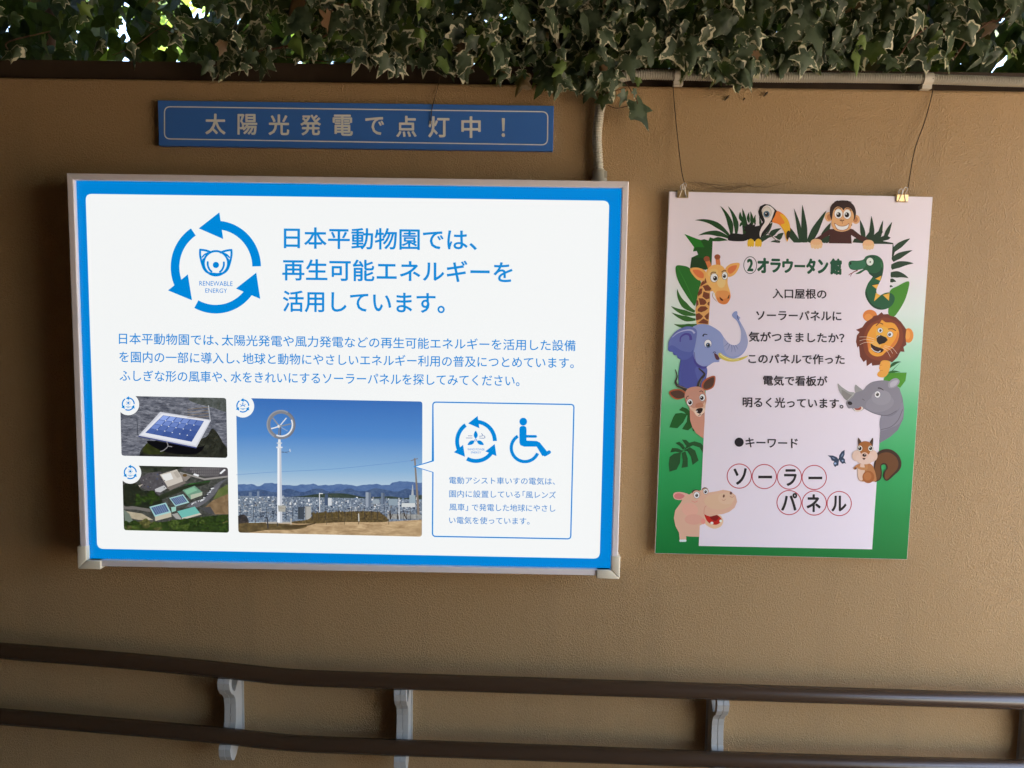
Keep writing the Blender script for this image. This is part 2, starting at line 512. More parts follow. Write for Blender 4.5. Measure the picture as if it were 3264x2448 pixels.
# the three printed photographs
R = random.Random(5)
def clip_to(c4, pts):
    """Sutherland-Hodgman against the convex outline of the picture"""
    area = sum(c4[i-1][0]*c4[i][1]-c4[i][0]*c4[i-1][1] for i in range(len(c4)))
    for i in range(len(c4)):
        A, B = c4[i-1], c4[i]
        ins = lambda p: ((B[0]-A[0])*(p[1]-A[1])-(B[1]-A[1])*(p[0]-A[0]))*area >= 0
        out = []
        for j in range(len(pts)):
            p, q_ = pts[j-1], pts[j]
            ip, iq = ins(p), ins(q_)
            if ip != iq:
                d1 = (B[0]-A[0])*(p[1]-A[1])-(B[1]-A[1])*(p[0]-A[0]); d2 = (B[0]-A[0])*(q_[1]-A[1])-(B[1]-A[1])*(q_[0]-A[0])
                t = d1/(d1-d2); out.append((p[0]+(q_[0]-p[0])*t, p[1]+(q_[1]-p[1])*t))
            if iq: out.append(q_)
        pts = out
        if len(pts) < 3: return None
    return pts
def picmat(name, stops_of):
    """film with a printed photographic texture"""
    m = mat(name, (.02, .02, .02), .35, .25)
    col = stops_of(m)
    L(m, col, bsdf(m).inputs['Emission Color']); bsdf(m).inputs['Emission Strength'].default_value = FILM
    return m
def speck(c0, c1, scale, stretch=(1, 1, 1)):
    def f(m):
        mp = N(m, 'ShaderNodeMapping'); mp.inputs['Scale'].default_value = stretch
        L(m, coords(m), mp.inputs[0])
        return ramp(m, noise(m, mp.outputs[0], scale, 5, .7, .5), [(.32, lin(c0)), (.5, lin(tuple((p+q_)//2 for p, q_ in zip(c0, c1)))), (.68, lin(c1))])
    return picmat('printed_texture', f)
ZF = (.4521, 200, 1230)
def badge(a, x, y, r, kind):
    a.ell(x, y, r, r, WHITE, n=40)
    emblem(a, x, y-2, 46, EBLUE)
    if kind == 'sun':
        a.ell(x, y-10, 8, 8, EBLUE)
        for k in range(8):
            t = math.pi/4*k; a.stroke([(x+12*math.cos(t), y-10+12*math.sin(t)), (x+17*math.cos(t), y-10+17*math.sin(t))], 4, EBLUE, cap=False)
    else:
        for k in range(3):
            t = math.pi/2+2*math.pi*k/3; a.ell(x+10*math.cos(t), y-8-10*math.sin(t), 10, 4, EBLUE, rot=-t, n=10)
        a.stroke([(x-22, y-12), (x-10, y-12)], 3, EBLUE, cap=False); a.stroke([(x+10, y-12), (x+22, y-12)], 3, EBLUE, cap=False)
    a.stroke([(x-18, y+17), (x+18, y+17)], 4, (90, 160, 215), cap=False); a.stroke([(x-9, y+24), (x+9, y+24)], 4, (90, 160, 215), cap=False)

# floating solar panel on a pond
a = film(ZF, .0005, .000003)
a.rrect([(405, 70), (1153, 85), (1162, 508), (415, 492)], 20, speck((56, 60, 72), (146, 148, 158), 130, (.5, 1, 1.7)))
C4 = rounded([(406, 71), (1152, 86), (1161, 507), (416, 491)], 20)
def cp(pts, c, smooth=False):
    if smooth: pts = cr(pts)
    p = clip_to(C4, pts)
    if p: a.put(p, c)
cp([(545, 480), (580, 420), (680, 380), (900, 380), (1010, 360), (1060, 300), (1130, 400), (1165, 510), (600, 505)], speck((18, 20, 14), (60, 62, 50), 60), True)
cp([(900, 85), (1160, 85), (1160, 180), (1050, 150), (930, 120)], speck((60, 66, 60), (100, 105, 104), 90), True)
cp([(570, 470), (600, 400), (700, 405), (760, 430), (690, 480)], speck((28, 34, 10), (62, 70, 22), 60), True)
cp([(600, 385), (945, 432), (1010, 400), (940, 480), (720, 465)], (14, 14, 18), True)
a.put([(535, 350), (945, 432), (942, 440), (534, 358)], (70, 78, 130))
a.put([(688, 183), (1047, 240), (945, 432), (535, 350)], (206, 208, 218))
a.put([(700, 194), (1036, 246), (938, 420), (552, 345)], (226, 228, 236))
a.put([(708, 207), (997, 247), (910, 394), (583, 330)], (70, 92, 150))
def qd(u, v, q4=((708, 207), (997, 247), (910, 394), (583, 330))):
    t = [q4[0][k]+(q4[1][k]-q4[0][k])*u for k in (0, 1)]; b_ = [q4[3][k]+(q4[2][k]-q4[3][k])*u for k in (0, 1)]
    return (t[0]+(b_[0]-t[0])*v, t[1]+(b_[1]-t[1])*v)
for i in range(6):
    for j in range(4):
        s_ = R.randint(-8, 10)+int(84*max(0, 1-(i*.5+j)/4.2))+8
        k = .012
        a.put([qd(i/6+k, j/4+k), qd((i+1)/6-k, j/4+k), qd((i+1)/6-k, (j+1)/4-k), qd(i/6+k, (j+1)/4-k)], (52+s_, 76+s_, 140+s_))
for i in range(1, 6):
    for j in range(1, 4): a.ell(*qd(i/6, j/4), 5, 4, (206, 214, 230), n=8)
a.stroke([(1028, 140), (1040, 238)], 8, (170, 172, 178)); a.stroke([(524, 230), (530, 345)], 4, (45, 50, 60))
a.stroke([(735, 395), (742, 425), (715, 452), (690, 462)], 6, (140, 138, 140)); a.stroke([(745, 425), (770, 428)], 6, (140, 138, 140))
for k in range(4): a.stroke([(880, 165+k*20), (1030, 150+k*22)], 2.5, (150, 130, 100), cap=False)
badge(a, 463, 130, 77, 'sun')
a.build('pond_photograph', panel, root)

# aerial view
a = film(ZF, .0005, .000003)
a.rrect([(420, 560), (1165, 575), (1173, 1035), (432, 1017)], 20, speck((38, 42, 36), (92, 92, 88), 160))
C4 = rounded([(421, 561), (1164, 576), (1172, 1034), (433, 1016)], 20)
cp([(550, 562), (860, 570), (800, 590), (690, 605), (600, 612), (545, 600)], speck((22, 28, 20), (70, 74, 60), 60))
cp([(540, 650), (600, 615), (690, 602), (750, 700), (680, 770), (560, 720)], speck((66, 63, 66), (94, 92, 96), 120))
cp([(860, 570), (1168, 575), (1168, 640), (1010, 645), (830, 592)], speck((64, 61, 65), (94, 90, 94), 120))
for k in range(17):
    for row in range(3):
        x = 905+k*14+row*12; y = 580+row*20
        if 880 < x < 1110: cp([(x, y), (x+2.5, y), (x-3, y+13), (x-5.5, y+13)], (176, 174, 170))
cp([(828, 605), (1000, 652), (1168, 632), (1168, 644), (1000, 664), (820, 612)], (150, 146, 142))
cp([(820, 612), (905, 640), (870, 672), (832, 665)], (140, 132, 126)); a.ell(862, 630, 16, 10, (96, 74, 42))
cp([(1105, 615), (1140, 585), (1150, 592), (1116, 622)], (232, 234, 236)); cp([(920, 628), (928, 616), (962, 628), (956, 640)], (228, 230, 232))
cp([(735, 722), (730, 690), (850, 655), (870, 685), (760, 735)], (120, 112, 106))
cp([(685, 625), (805, 588), (838, 640), (850, 672), (742, 712)], (198, 190, 180))
cp([(695, 627), (762, 612), (780, 655), (722, 672)], (226, 226, 224)); cp([(780, 610), (806, 598), (832, 640), (808, 650)], (176, 168, 158))
cp([(650, 728), (715, 700), (735, 722), (690, 750), (655, 745)], (190, 190, 192)); cp([(540, 700), (570, 690), (545, 712), (500, 728), (490, 712)], (170, 160, 150))
cp([(455, 745), (520, 742), (520, 780), (455, 775)], (176, 172, 166))
cp([(640, 790), (820, 715), (1000, 668), (1040, 665), (1030, 690), (860, 735), (700, 800)], speck((28, 34, 24), (52, 60, 40), 60))
for k in range(12):
    x = 860+k*15; cp([(x, 702-k*2.2), (x+12, 699-k*2.2), (x+12, 692-k*2.2), (x, 695-k*2.2)], (44, 96+R.randint(-20, 20), 40))
cp([(1168, 650), (1120, 690), (1060, 780), (960, 850), (880, 852), (910, 820), (1000, 790), (1060, 720), (1100, 680)], speck((84, 84, 90), (110, 110, 116), 50), True)
cp([(430, 842), (520, 850), (620, 868), (620, 890), (520, 872), (430, 868)], (112, 108, 104))
cp([(430, 700), (520, 690), (560, 735), (640, 745), (700, 800), (690, 850), (600, 862), (500, 848), (430, 838)], speck((10, 14, 9), (50, 58, 38), 240), True)
cp([(985, 870), (1060, 805), (1168, 760), (1170, 905), (1060, 905)], speck((110, 88, 62), (150, 124, 92), 60))
cp([(1060, 800), (1100, 730), (1168, 690), (1168, 760), (1090, 790)], speck((80, 96, 44), (110, 116, 70), 60))
cp([(970, 860), (1040, 850), (1075, 905), (1030, 900)], (74, 74, 76))
cp([(430, 880), (560, 900), (640, 945), (540, 945), (470, 930)], speck((160, 148, 124), (190, 180, 156), 50)); cp([(430, 870), (470, 900), (500, 960), (440, 960)], (112, 124, 112))
cp([(845, 735), (930, 703), (985, 748), (902, 798)], (110, 150, 128)); cp([(860, 738), (925, 712), (950, 735), (880, 765)], (132, 182, 152)); cp([(902, 768), (985, 748), (985, 770), (905, 800)], (176, 184, 164))
cp([(752, 790), (850, 763), (893, 822), (795, 850)], (158, 196, 196)); cp([(762, 795), (846, 772), (878, 815), (798, 840)], (74, 96, 134))
cp([(612, 852), (728, 822), (765, 892), (650, 922)], (158, 200, 200)); cp([(624, 858), (722, 832), (750, 884), (655, 910)], (74, 96, 136))
for q4, nn in ((((762, 795), (846, 772), (878, 815), (798, 840)), 7), (((624, 858), (722, 832), (750, 884), (655, 910)), 7)):
    for i in range(1, nn): a.stroke([qd(i/nn, 0, q4), qd(i/nn, 1, q4)], 3, (150, 166, 190), cap=False)
cp([(650, 922), (765, 892), (768, 922), (654, 952)], (190, 184, 164))
cp([(765, 855), (800, 850), (800, 880), (770, 890)], (150, 196, 182)); cp([(808, 884), (932, 850), (968, 896), (842, 930)], (110, 182, 172)); cp([(842, 930), (968, 896), (980, 906), (842, 944)], (196, 192, 178)); cp([(770, 905), (810, 895), (842, 944), (800, 935)], (160, 160, 156))
for k in range(60):
    t = k/60; x = 905+t*150+R.uniform(-4, 4); y = 832-t*60-120*max(0, t-.5)+R.uniform(-4, 4)
    cp([(x, y), (x+13, y-6), (x+16, y), (x+3, y+6)], R.choice([(222, 224, 226), (206, 208, 212), (50, 52, 60), (150, 152, 160)]))
for k in range(14):
    x, y = R.uniform(560, 720), R.uniform(615, 720); cp([(x, y), (x+7, y-3), (x+9, y+2), (x+2, y+5)], R.choice([(60, 80, 130), (130, 130, 130), (44, 44, 48)]))
FOR = [speck((12, 22, 6), (62, 88, 28), 240), speck((22, 36, 10), (92, 112, 46), 240), speck((40, 44, 20), (122, 118, 66), 240)]
cp([(432, 965), (700, 960), (900, 930), (1172, 905), (1172, 1034), (433, 1016)], FOR[0])
for k in range(38):
    x, y, r_ = R.uniform(440, 1165), R.uniform(965, 1020), R.uniform(16, 42)
    if x > 700: y -= 22
    cp([(x+r_*(1+.25*R.uniform(-1, 1))*math.cos(t), y+r_*.7*(1+.3*R.uniform(-1, 1))*math.sin(t)) for t in (2*math.pi*i/9 for i in range(9))], FOR[(k*7) % 5 % 3], True)
for k in range(14):
    x, y, r_ = R.uniform(520, 680), R.uniform(745, 830), R.uniform(12, 30)
    cp([(x+r_*math.cos(t)*(1+.3*R.uniform(-1, 1)), y+r_*.8*math.sin(t)) for t in (2*math.pi*i/8 for i in range(8))], speck((14, 20, 10), (50, 60, 34), 100) if k == 0 else FOR[0], True)
badge(a, 478, 612, 77, 'sun')
a.build('aerial_photograph', panel, root)

# wind turbine over the city
a = film(ZF, .0005, .000003)
def skyf(m):
    s = N(m, 'ShaderNodeSeparateXYZ'); L(m, coords(m), s.inputs[0])
    mr = N(m, 'ShaderNodeMapRange'); L(m, s.outputs[2], mr.inputs[0])
    b0 = px(1000, 1560, PY).z-(SZ-SH/2); t0 = px(1000, 1270, PY).z-(SZ-SH/2)
    mr.inputs[1].default_value, mr.inputs[2].default_value = b0, t0
    return ramp(m, mr.outputs[0], [(0, lin((184, 204, 218))), (.22, lin((136, 176, 212))), (.6, lin((78, 134, 200))), (1, lin((54, 108, 182)))])
OUT = [(1222, 85), (2535.7, 110), (2533.7, 1062), (1240, 1033)]
a.rrect(OUT, 20, picmat('printed_sky', skyf))
C4 = rounded([(1223, 86), (2534.7, 111), (2532.7, 1061), (1241, 1032)], 20)
ox = 1990.7
mtn = [(1225, 700)]+[(1225+i*18, 697-5*math.sin(i*.5)-3*math.sin(i*1.3)+R.uniform(-3, 3)-(14 if 10 < i < 15 else 0)-(20 if i > 60 else 0)) for i in range(1, 74)]
cp(mtn+[(2540, 860), (1225, 860)], speck((72, 100, 150), (94, 122, 166), 60, (1, 1, 2)))
cp([(1225, 745)]+[(1225+i*30, 735+10*math.sin(i*.9)+R.uniform(-6, 6)) for i in range(1, 44)]+[(2540, 860), (1225, 860)], speck((50, 72, 112), (84, 106, 140), 120))
cp([(1560, 790), (1700, 775), (1800, 762), (1980, 758), (2140, 785), (2300, 778), (2420, 790), (2540, 770), (2540, 840), (1560, 840)], speck((40, 54, 48), (64, 76, 66), 80), True)
cp([(1225, 775), (2540, 800), (2540, 960), (1225, 960)], speck((52, 66, 88), (170, 182, 194), 260))
for k in range(620):
    x = R.uniform(1228, 2525); t = R.random(); y = 780+(x-1228)*.012+t*148+(26*(1-t) if 1570 < x < 2010 else 0)
    wd, hg = R.uniform(6, 22)*(.6+t*.6), R.uniform(5, 15)*(.7+t*.4)
    v = R.choice([(206, 212, 220), (170, 180, 192), (120, 134, 152), (84, 98, 122), (226, 228, 232), (60, 76, 100), (150, 150, 150), (104, 124, 150)])
    if t < .25 and R.random() < .35: hg *= 1.9
    v = tuple(int(c_*(1.06-.34*t)) for c_ in v)
    if t > .5: hg *= .6
    cp([(x, y-hg), (x+wd, y-hg), (x+wd, y), (x, y)], v)
    if hg > 9 and wd > 10: cp([(x+wd*.62, y-hg), (x+wd, y-hg), (x+wd, y), (x+wd*.62, y)], tuple(int(c_*.66) for c_ in v))
for x, y0, y1, wd, v in ((1850, 762, 842, 22, (70, 86, 112)), (1872, 790, 842, 26, (206, 210, 214)), (2137, 748, 850, 20, (150, 160, 174)), (2157, 750, 850, 18, (104, 116, 134)), (2245, 752, 832, 14, (110, 124, 142)), (2259, 752, 832, 12, (88, 100, 120)),
        (1315, 748, 790, 20, (110, 126, 150)), (1372, 742, 790, 16, (120, 134, 156)), (2300, 795, 840, 62, (140, 156, 168)), (2185, 800, 830, 48, (150, 162, 172)), (2445, 768, 850, 42, (150, 168, 180)), (2390, 825, 852, 96, (206, 210, 210))):
    cp([(x, y0), (x+wd, y0), (x+wd, y1), (x, y1)], v)
cp([(2466, 695), (2470, 695), (2476, 768), (2458, 768)], (170, 176, 182))
cp([(1228, 925), (1280, 905), (1310, 940), (1310, 1000), (1236, 1000)], speck((34, 34, 36), (74, 66, 62), 90), True)
cp([(1660, 852), (1704, 850), (1704, 940), (1660, 935)], (66, 74, 84)); cp([(1710, 848), (1752, 848), (1752, 940), (1710, 940)], (170, 170, 166))
grd = speck((150, 122, 88), (206, 178, 138), 60, (.6, 1, 2.4))
cp([(1238, 980), (1400, 960), (1700, 962), (2000, 958), (2300, 955), (2540, 940), (2540, 1062), (1238, 1034)], grd)
cp([(1238, 975), (1340, 962), (1500, 968), (1720, 985), (1640, 1010), (1450, 1014), (1300, 1034), (1240, 1034)], speck((66, 56, 36), (124, 104, 66), 80), True)
cp([(1560, 990), (1700, 976), (1780, 968), (1760, 976), (1640, 1000)], (80, 66, 44), True)
bush = speck((44, 34, 20), (132, 112, 70), 260)
cp([(1620, 955), (1700, 945), (1740, 935), (1790, 895), (1900, 888), (2000, 885), (2150, 882), (2230, 890), (2290, 930), (2270, 958), (2000, 958), (1800, 968), (1640, 968)], bush, True)
for k in range(60):
    x = R.uniform(1760, 2250); y = R.uniform(885, 910); cp([(x-9, y+12), (x, y-12), (x+9, y+12)], bush if k % 2 else (92, 78, 46))
cp([(2290, 900), (2530, 905), (2530, 935), (2290, 935)], speck((120, 122, 122), (176, 176, 172), 90))
for x in range(1256, 2530, 46): a.stroke([(x, 850), (x, 940)], 3, (52, 56, 60), cap=False)
for x, y in ((2365, 900), (2310, 905), (2425, 905)):
    for k in range(4): a.stroke([(x, 940), (x+R.uniform(-24, 24), y-R.uniform(0, 30))], 4, (60, 48, 40), cap=False)
a.stroke([(1440, 962), (1600, 962)], 12, (176, 170, 160)); a.stroke([(1445, 930), (1450, 1000)], 8, (56, 60, 66)); a.stroke([(1612, 935), (1612, 972)], 8, (190, 184, 170)); a.stroke([(1515, 940), (1517, 985)], 6, (72, 70, 66))
for x in (1360, 1430, 1862, 1988, 2088, 2300): a.stroke([(x, 935), (x, 975)], 4, (90, 80, 62), cap=False)
a.stroke([(2088, 900), (2090, 950)], 7, (206, 204, 196)); a.stroke([(2372, 790), (2374, 940)], 7, (196, 200, 204)); a.stroke([(1812, 755), (1814, 885)], 6, (214, 216, 220)); a.stroke([(1812, 757), (1834, 757)], 6, (220, 222, 224))
a.stroke([(1226, 625), (1500, 605), (1900, 585), (2250, 550), (2480, 522)], 2.5, (100, 138, 190), cap=False)
a.put([(2478, 508), (2488, 508), (2518, 905), (2502, 905)], (132, 120, 110)); a.stroke([(2455, 526), (2505, 510)], 5, (120, 116, 116), cap=False)
# mast, ring and blades
a.put([(1517, 430), (1543, 430), (1551, 962), (1515, 960)], (196, 200, 208)); a.put([(1517, 430), (1530, 430), (1534, 962), (1515, 960)], (236, 238, 242))
a.put([(1522, 375), (1538, 375), (1542, 435), (1518, 435)], (222, 226, 232)); a.stroke([(1515, 402), (1545, 402)], 8, (206, 210, 216)); a.stroke([(1512, 432), (1548, 432)], 10, (222, 224, 230))
a.stroke([(1545, 468), (1605, 462)], 3, (80, 90, 110), cap=False); a.stroke([(1545, 460), (1590, 472)], 2.5, (80, 90, 110), cap=False); a.stroke([(1604, 446), (1606, 462)], 5, (220, 222, 226))
a.put([(1520, 840), (1575, 842), (1572, 885), (1524, 884)], (168, 166, 156)); a.stroke([(1530, 858), (1566, 860)], 5, (150, 140, 132), cap=False)
for ang, ln, th, v in ((50, 78, 8, (216, 220, 226)), (128, 76, 10, (140, 146, 158)), (12, 84, 9, (130, 138, 150)), (196, 60, 9, (226, 228, 232)), (330, 66, 5, (150, 170, 200)), (265, 62, 9, (112, 122, 140))):
    t = math.radians(ang); a.stroke([(1530, 284), (1530+ln*math.cos(t), 284-ln*math.sin(t))], th, v, cap=False)
a.ell(1530, 284, 13, 13, (150, 156, 166)); a.ell(1524, 284, 8, 10, (226, 228, 232))
a.stroke([(1540, 290), (1536, 375)], 8, (90, 100, 120), cap=False)
def ring(cx, cy, rx, ry, th, a0, a1, c):
    a.arc(cx, cy, rx, ry, th, a0, a1, c, 60)
ring(1543, 272, 101, 102, 24, 0, 360, (128, 130, 138)); ring(1541, 270, 101, 102, 9, 60, 240, (150, 152, 160)); ring(1543, 272, 84, 86, 10, -115, 25, (226, 228, 234)); ring(1543, 272, 101, 102, 6, -60, 60, (112, 112, 120))
badge(a, 1273, 142, 80, 'wind')
a.build('turbine_photograph', panel, root)

# speech bubble
a = film((.4521, 1100, 1230), .0031)
q4 = [(620, 113), (1613, 130), (1590, 1076), (617, 1058)]
ro = rounded(q4, 24, 6)
path = [(620, 527)]+ro+[(620, 607), (490, 567)]
a.put([(496, 567), (626, 527), (626, 607)], WHITE)
a.stroke(path, 9, EBLUE, smooth=False, closed=True)
bub = a.build('speech_bubble', panel, root)
a = film((.4521, 1100, 1230))
emblem(a, 923, 391, 147, EBLUE, 152)
for t in (90, 210, 330):
    t = math.radians(t); u = (math.cos(t), -math.sin(t)); v = (-u[1], u[0])
    pts = [(921+u[0]*d+v[0]*w_, 382+u[1]*d+v[1]*w_) for d, w_ in ((12, 3), (28, 13), (46, 12), (66, 0), (46, -12), (28, -13), (12, -3))]
    a.poly(pts, EBLUE)
a.arc(921, 382, 9, 9, 4, 0, 360, EBLUE)
for s_ in ([(868, 352), (895, 352)], [(855, 367), (897, 367)], [(947, 354), (965, 353), (970, 345), (962, 336)], [(947, 367), (980, 368), (986, 358), (977, 350)]): a.stroke(s_, 4, (70, 110, 170))
a.fr = (1, 0, 0)
a.text('WIND POWER', 1490, 1431.8, 1545, 1432.6, 7, EBLUE); a.text('ENERGY', 1501.5, 1441.6, 1533.5, 1442, 7, EBLUE)
a.build('wind_emblem', panel, root)
a = film((.4521, 1100, 1230))
a.ell(1256, 252, 27, 28, EBLUE)
a.put(rounded([(1229, 282), (1279, 282), (1279, 420), (1229, 420)], 24, 6)[:14]+[(1279, 385), (1350, 388), (1372, 398), (1424, 462), (1392, 496), (1350, 428), (1262, 428), (1236, 418), (1229, 400)], EBLUE)
a.stroke([(1408, 484), (1438, 467)], 26, EBLUE); a.stroke([(1275, 355), (1343, 356)], 19, EBLUE)
a.arc(1268, 437, 108, 108, 23, 121, 337, EBLUE)
a.build('wheelchair_symbol', panel, root)
a = film()
SB = (40, 134, 206)
line(['電動アシスト車いすの電気は、'], [(1432, 1769)], (1432, 1530.6), (1769, 1534), 23, SB, .006)
line(['園内に設置している', '「風レンズ'], [(1432, 1658), (1666, 1772)], (1432, 1573.4), (1772, 1577.4), 23, SB, .006)
line(['風車」', 'で発電した地球にやさし'], [(1432, 1492), (1504, 1770)], (1432, 1615.6), (1770, 1620), 23, SB, .006)
line(['い電気を使っています。'], [(1432, 1688)], (1432, 1657.5), (1688, 1660.5), 23, SB, .006)
a.build('caption_lettering', panel, root)

# ------------------------------------------------------------------ blue strip sign above
TX, TZ, TW, TH = -.37975, 2.00655, .89756, .1005
st = thing('strip_sign', 'narrow dark blue strip sign with cream lettering above the lit sign', 'sign', (TX, 0, TZ-TH/2))
s_ = MB(); s_.box(TX-TW/2, TX+TW/2, -.012, 0, TZ-TH/2, TZ+TH/2, STRIPM); s_.build('sign_plate', st, st, bevel=.0008)
a = Art(-.012, (.7378, 0, 0), lambda c: STRIPTXT, .00005, .0003)
q4 = [(711, 461), (2212+155, 483), (2212+153, 626), (711, 600)]
a.stroke(rounded(q4, 26, 6), 5, (1, 1, 1), smooth=False, closed=True)
a.build('border_line', st, st)
a = Art(-.012, (.7378, 0, 0), lambda c: STRIPTXT, .00005, .0003)
for ch, xa, xb, yc, h in (('太', 887, 975, 536, 90), ('陽', 1026, 1112, 537, 90), ('光', 1160, 1250, 539, 90), ('発', 1298, 1387, 540, 90), ('電', 1437, 1525, 541, 92), ('で', 1578, 1660, 544, 78), ('点', 1712, 1800, 546, 92), ('灯', 1850, 1942, 548, 92), ('中', 1993, 2077, 549, 94), ('！', 2167, 2182, 551, 82)):
    a = Art(-.012, (.7378, 0, 0), lambda c: STRIPTXT, .00005, .0003)
    a.text(ch, xa, yc, xb, yc+.6, h, (1, 1, 1), .02)
    a.build('letter', st, st)

# ------------------------------------------------------------------ hanging poster board
PYF = -.020
PXC, PZC, PW, PH, PR = .62906, 1.44725, .594, .841, -.00622
post = thing('hanging_poster', 'white and green zoo poster with cartoon animals hanging on two strings', 'poster', (PXC, 0, PZC-PH/2))
pc = []
for sx, sz in ((-1, 1), (1, 1), (1, -1), (-1, -1)):
    u, v = sx*PW/2, sz*PH/2
    pc.append((PXC+u*math.cos(PR)-v*math.sin(PR), PZC+u*math.sin(PR)+v*math.cos(PR)))
b = MB()
vs = [(p[0], y, p[1]) for y in (PYF, PYF+.007) for p in pc]
b.add(vs, [(0, 3, 2, 1), (4, 5, 6, 7)]+[(i, (i+1) % 4, (i+1) % 4+4, i+4) for i in range(4)], BOARD)
board = b.build('board', post, post)
# printed sheet: white running into jungle green
sheetm = mat('poster_sheet', (.8, .8, .8), .5, .2)
_s = N(sheetm, 'ShaderNodeSeparateXYZ'); L(sheetm, coords(sheetm), _s.inputs[0])
_m = N(sheetm, 'ShaderNodeMapRange'); _m.inputs[1].default_value = 0; _m.inputs[2].default_value = PH; L(sheetm, _s.outputs[2], _m.inputs[0])
def pk(c): return tuple(min(.9, v/w_*k) for v, w_, k in zip(lin(c), POSTER_WHITE, PAPER))
L(sheetm, ramp(sheetm, _m.outputs[0], [(0, pk((18, 108, 48))), (.12, pk((28, 126, 62))), (.28, pk((48, 152, 86))), (.42, pk((88, 172, 118))), (.55, pk((150, 202, 170))), (.68, pk((200, 212, 206))), (.82, pk((216, 205, 214)))]), bsdf(sheetm).inputs['Base Color'])
b = MB()
def ins(i, d):
    u, v = pc[i]; return (u+(PXC-u)*d/(PW/2), PYF-.0002, v+(PZC-v)*d/(PH/2))
b.add([ins(i, .0006) for i in range(4)], [(0, 3, 2, 1)], sheetm)
b.build('printed_sheet', board, post)
F1, F2 = (.3014, 2064, 580), (.3014, 2500, 580)
F3, F4, F5, F6 = (.2411, 2064, 1050), (.2411, 2500, 1050), (.2411, 2064, 1400), (.2411, 2500, 1400)
YW = PYF-.0003
def prt(frame, off): return Art(YW, frame, ink, .000004, off)
PWHITE = (217, 205, 216)
G1, G2, G3, G4 = (34, 66, 34), (44, 96, 38), (30, 52, 34), (64, 112, 44)

# leaves behind the text panel
a = prt(F1, .0001)
for bl in (((865, 570), (710, 385), (500, 405), 62), ((862, 592), (700, 500), (535, 566), 62), ((885, 570), (900, 400), (768, 252), 62), ((935, 560), (960, 400), (850, 256), 60), ((1020, 580), (1045, 420), (1000, 276), 60),
           ((690, 610), (760, 590), (850, 618), 40), ((500, 1372), (330, 1300), (314, 1130), 70), ((508, 1405), (350, 1390), (248, 1312), 62), ((508, 1455), (380, 1460), (254, 1380), 62), ((525, 1510), (400, 1550), (276, 1502), 60),
           ((975, 470), (1000, 430), (1010, 415), 30), ((1003, 420), (975, 370), (980, 316), 44), ((1075, 430), (1055, 370), (1076, 318), 36), ((1105, 460), (1110, 390), (1088, 310), 44), ((1140, 450), (1120, 400), (1144, 345), 32), ((1190, 470), (1200, 420), (1180, 370), 26)):
    a.blade(*bl[:3], bl[3], G1 if bl[0][1] < 800 else (52, 98, 42))
a.poly([(390, 550), (520, 600), (560, 612), (600, 660), (620, 690), (600, 700), (480, 735), (492, 690)], (36, 110, 34), False)
a.poly([(560, 615), (600, 605), (645, 620), (660, 585), (700, 598), (850, 618), (690, 635), (690, 860), (640, 930), (600, 915), (450, 912), (465, 800), (535, 768), (520, 730), (486, 735), (505, 690), (600, 690)], (33, 78, 30), False)
a.poly([(560, 800), (640, 820), (620, 930), (450, 912), (468, 800)], (34, 62, 32), False)
a.poly([(303, 888), (370, 885), (450, 915), (560, 1050), (545, 1130), (505, 1300), (470, 1280), (400, 1180), (330, 1060), (300, 960)], (42, 104, 40))
a.blade((315, 900), (430, 1100), (495, 1290), 8, (56, 124, 50))
a.fr = F2
for bl in (((150, 650), (40, 520), (-95, 298), 78), ((178, 640), (160, 460), (100, 276), 52), ((218, 640), (210, 420), (190, 240), 66), ((262, 640), (340, 470), (446, 300), 82), ((400, 640), (440, 520), (492, 432), 80), ((430, 640), (470, 590), (500, 560), 60), ((838, 600), (830, 500), (800, 400), 54), ((922, 610), (930, 480), (920, 358), 56),
           ((1000, 600), (1020, 500), (1044, 404), 44), ((1062, 600), (1100, 500), (1140, 422), 48), ((1150, 725), (1250, 640), (1330, 598), 62), ((1140, 825), (1240, 760), (1356, 722), 66), ((1128, 905), (1240, 850), (1368, 861), 72), ((1122, 985), (1220, 960), (1314, 1018), 72), ((1116, 1045), (1150, 1035), (1182, 1056), 44), ((1114, 1108), (1130, 1095), (1148, 1110), 24)):
    a.blade(*bl[:3], bl[3], (36, 58, 38), .75)
a.poly([(720, 640), (740, 600), (860, 580), (905, 520), (950, 508), (935, 570), (1000, 515), (1045, 525), (1000, 590), (1075, 560), (1125, 590), (1100, 610), (1040, 625), (1150, 645), (1158, 700), (1168, 740), (1140, 835), (1130, 660), (950, 655)], (30, 50, 32), False)
a.poly([(1313, 1050), (1312, 1130), (1270, 1260), (1195, 1385), (1150, 1426), (1105, 1400), (1098, 1340), (1114, 1160), (1200, 1100)], (66, 128, 38))
a.fr = F4
a.poly([(1310, 670), (1345, 590), (1400, 575), (1617, 570), (1600, 680), (1530, 772), (1440, 720)], (70, 136, 34), False)
a.blade((1350, 640), (1440, 520), (1545, 428), 8, (40, 80, 40)); a.blade((1395, 505), (1450, 430), (1545, 428), 46, (38, 84, 46)); a.blade((1370, 575), (1450, 545), (1540, 568), 36, (40, 96, 40))
a.fr = F3
a.poly([(415, 1066), (460, 1024), (520, 1045), (560, 1085), (600, 1200), (610, 1300), (620, 1345), (600, 1345), (590, 1290), (535, 1335), (455, 1318), (520, 1220), (528, 1140), (480, 1090)], (36, 84, 36), False)
a.poly([(525, 1122), (450, 1105), (370, 1112), (340, 1160), (288, 1296), (395, 1306), (470, 1230)], (32, 88, 38), False)
a.fr = F5
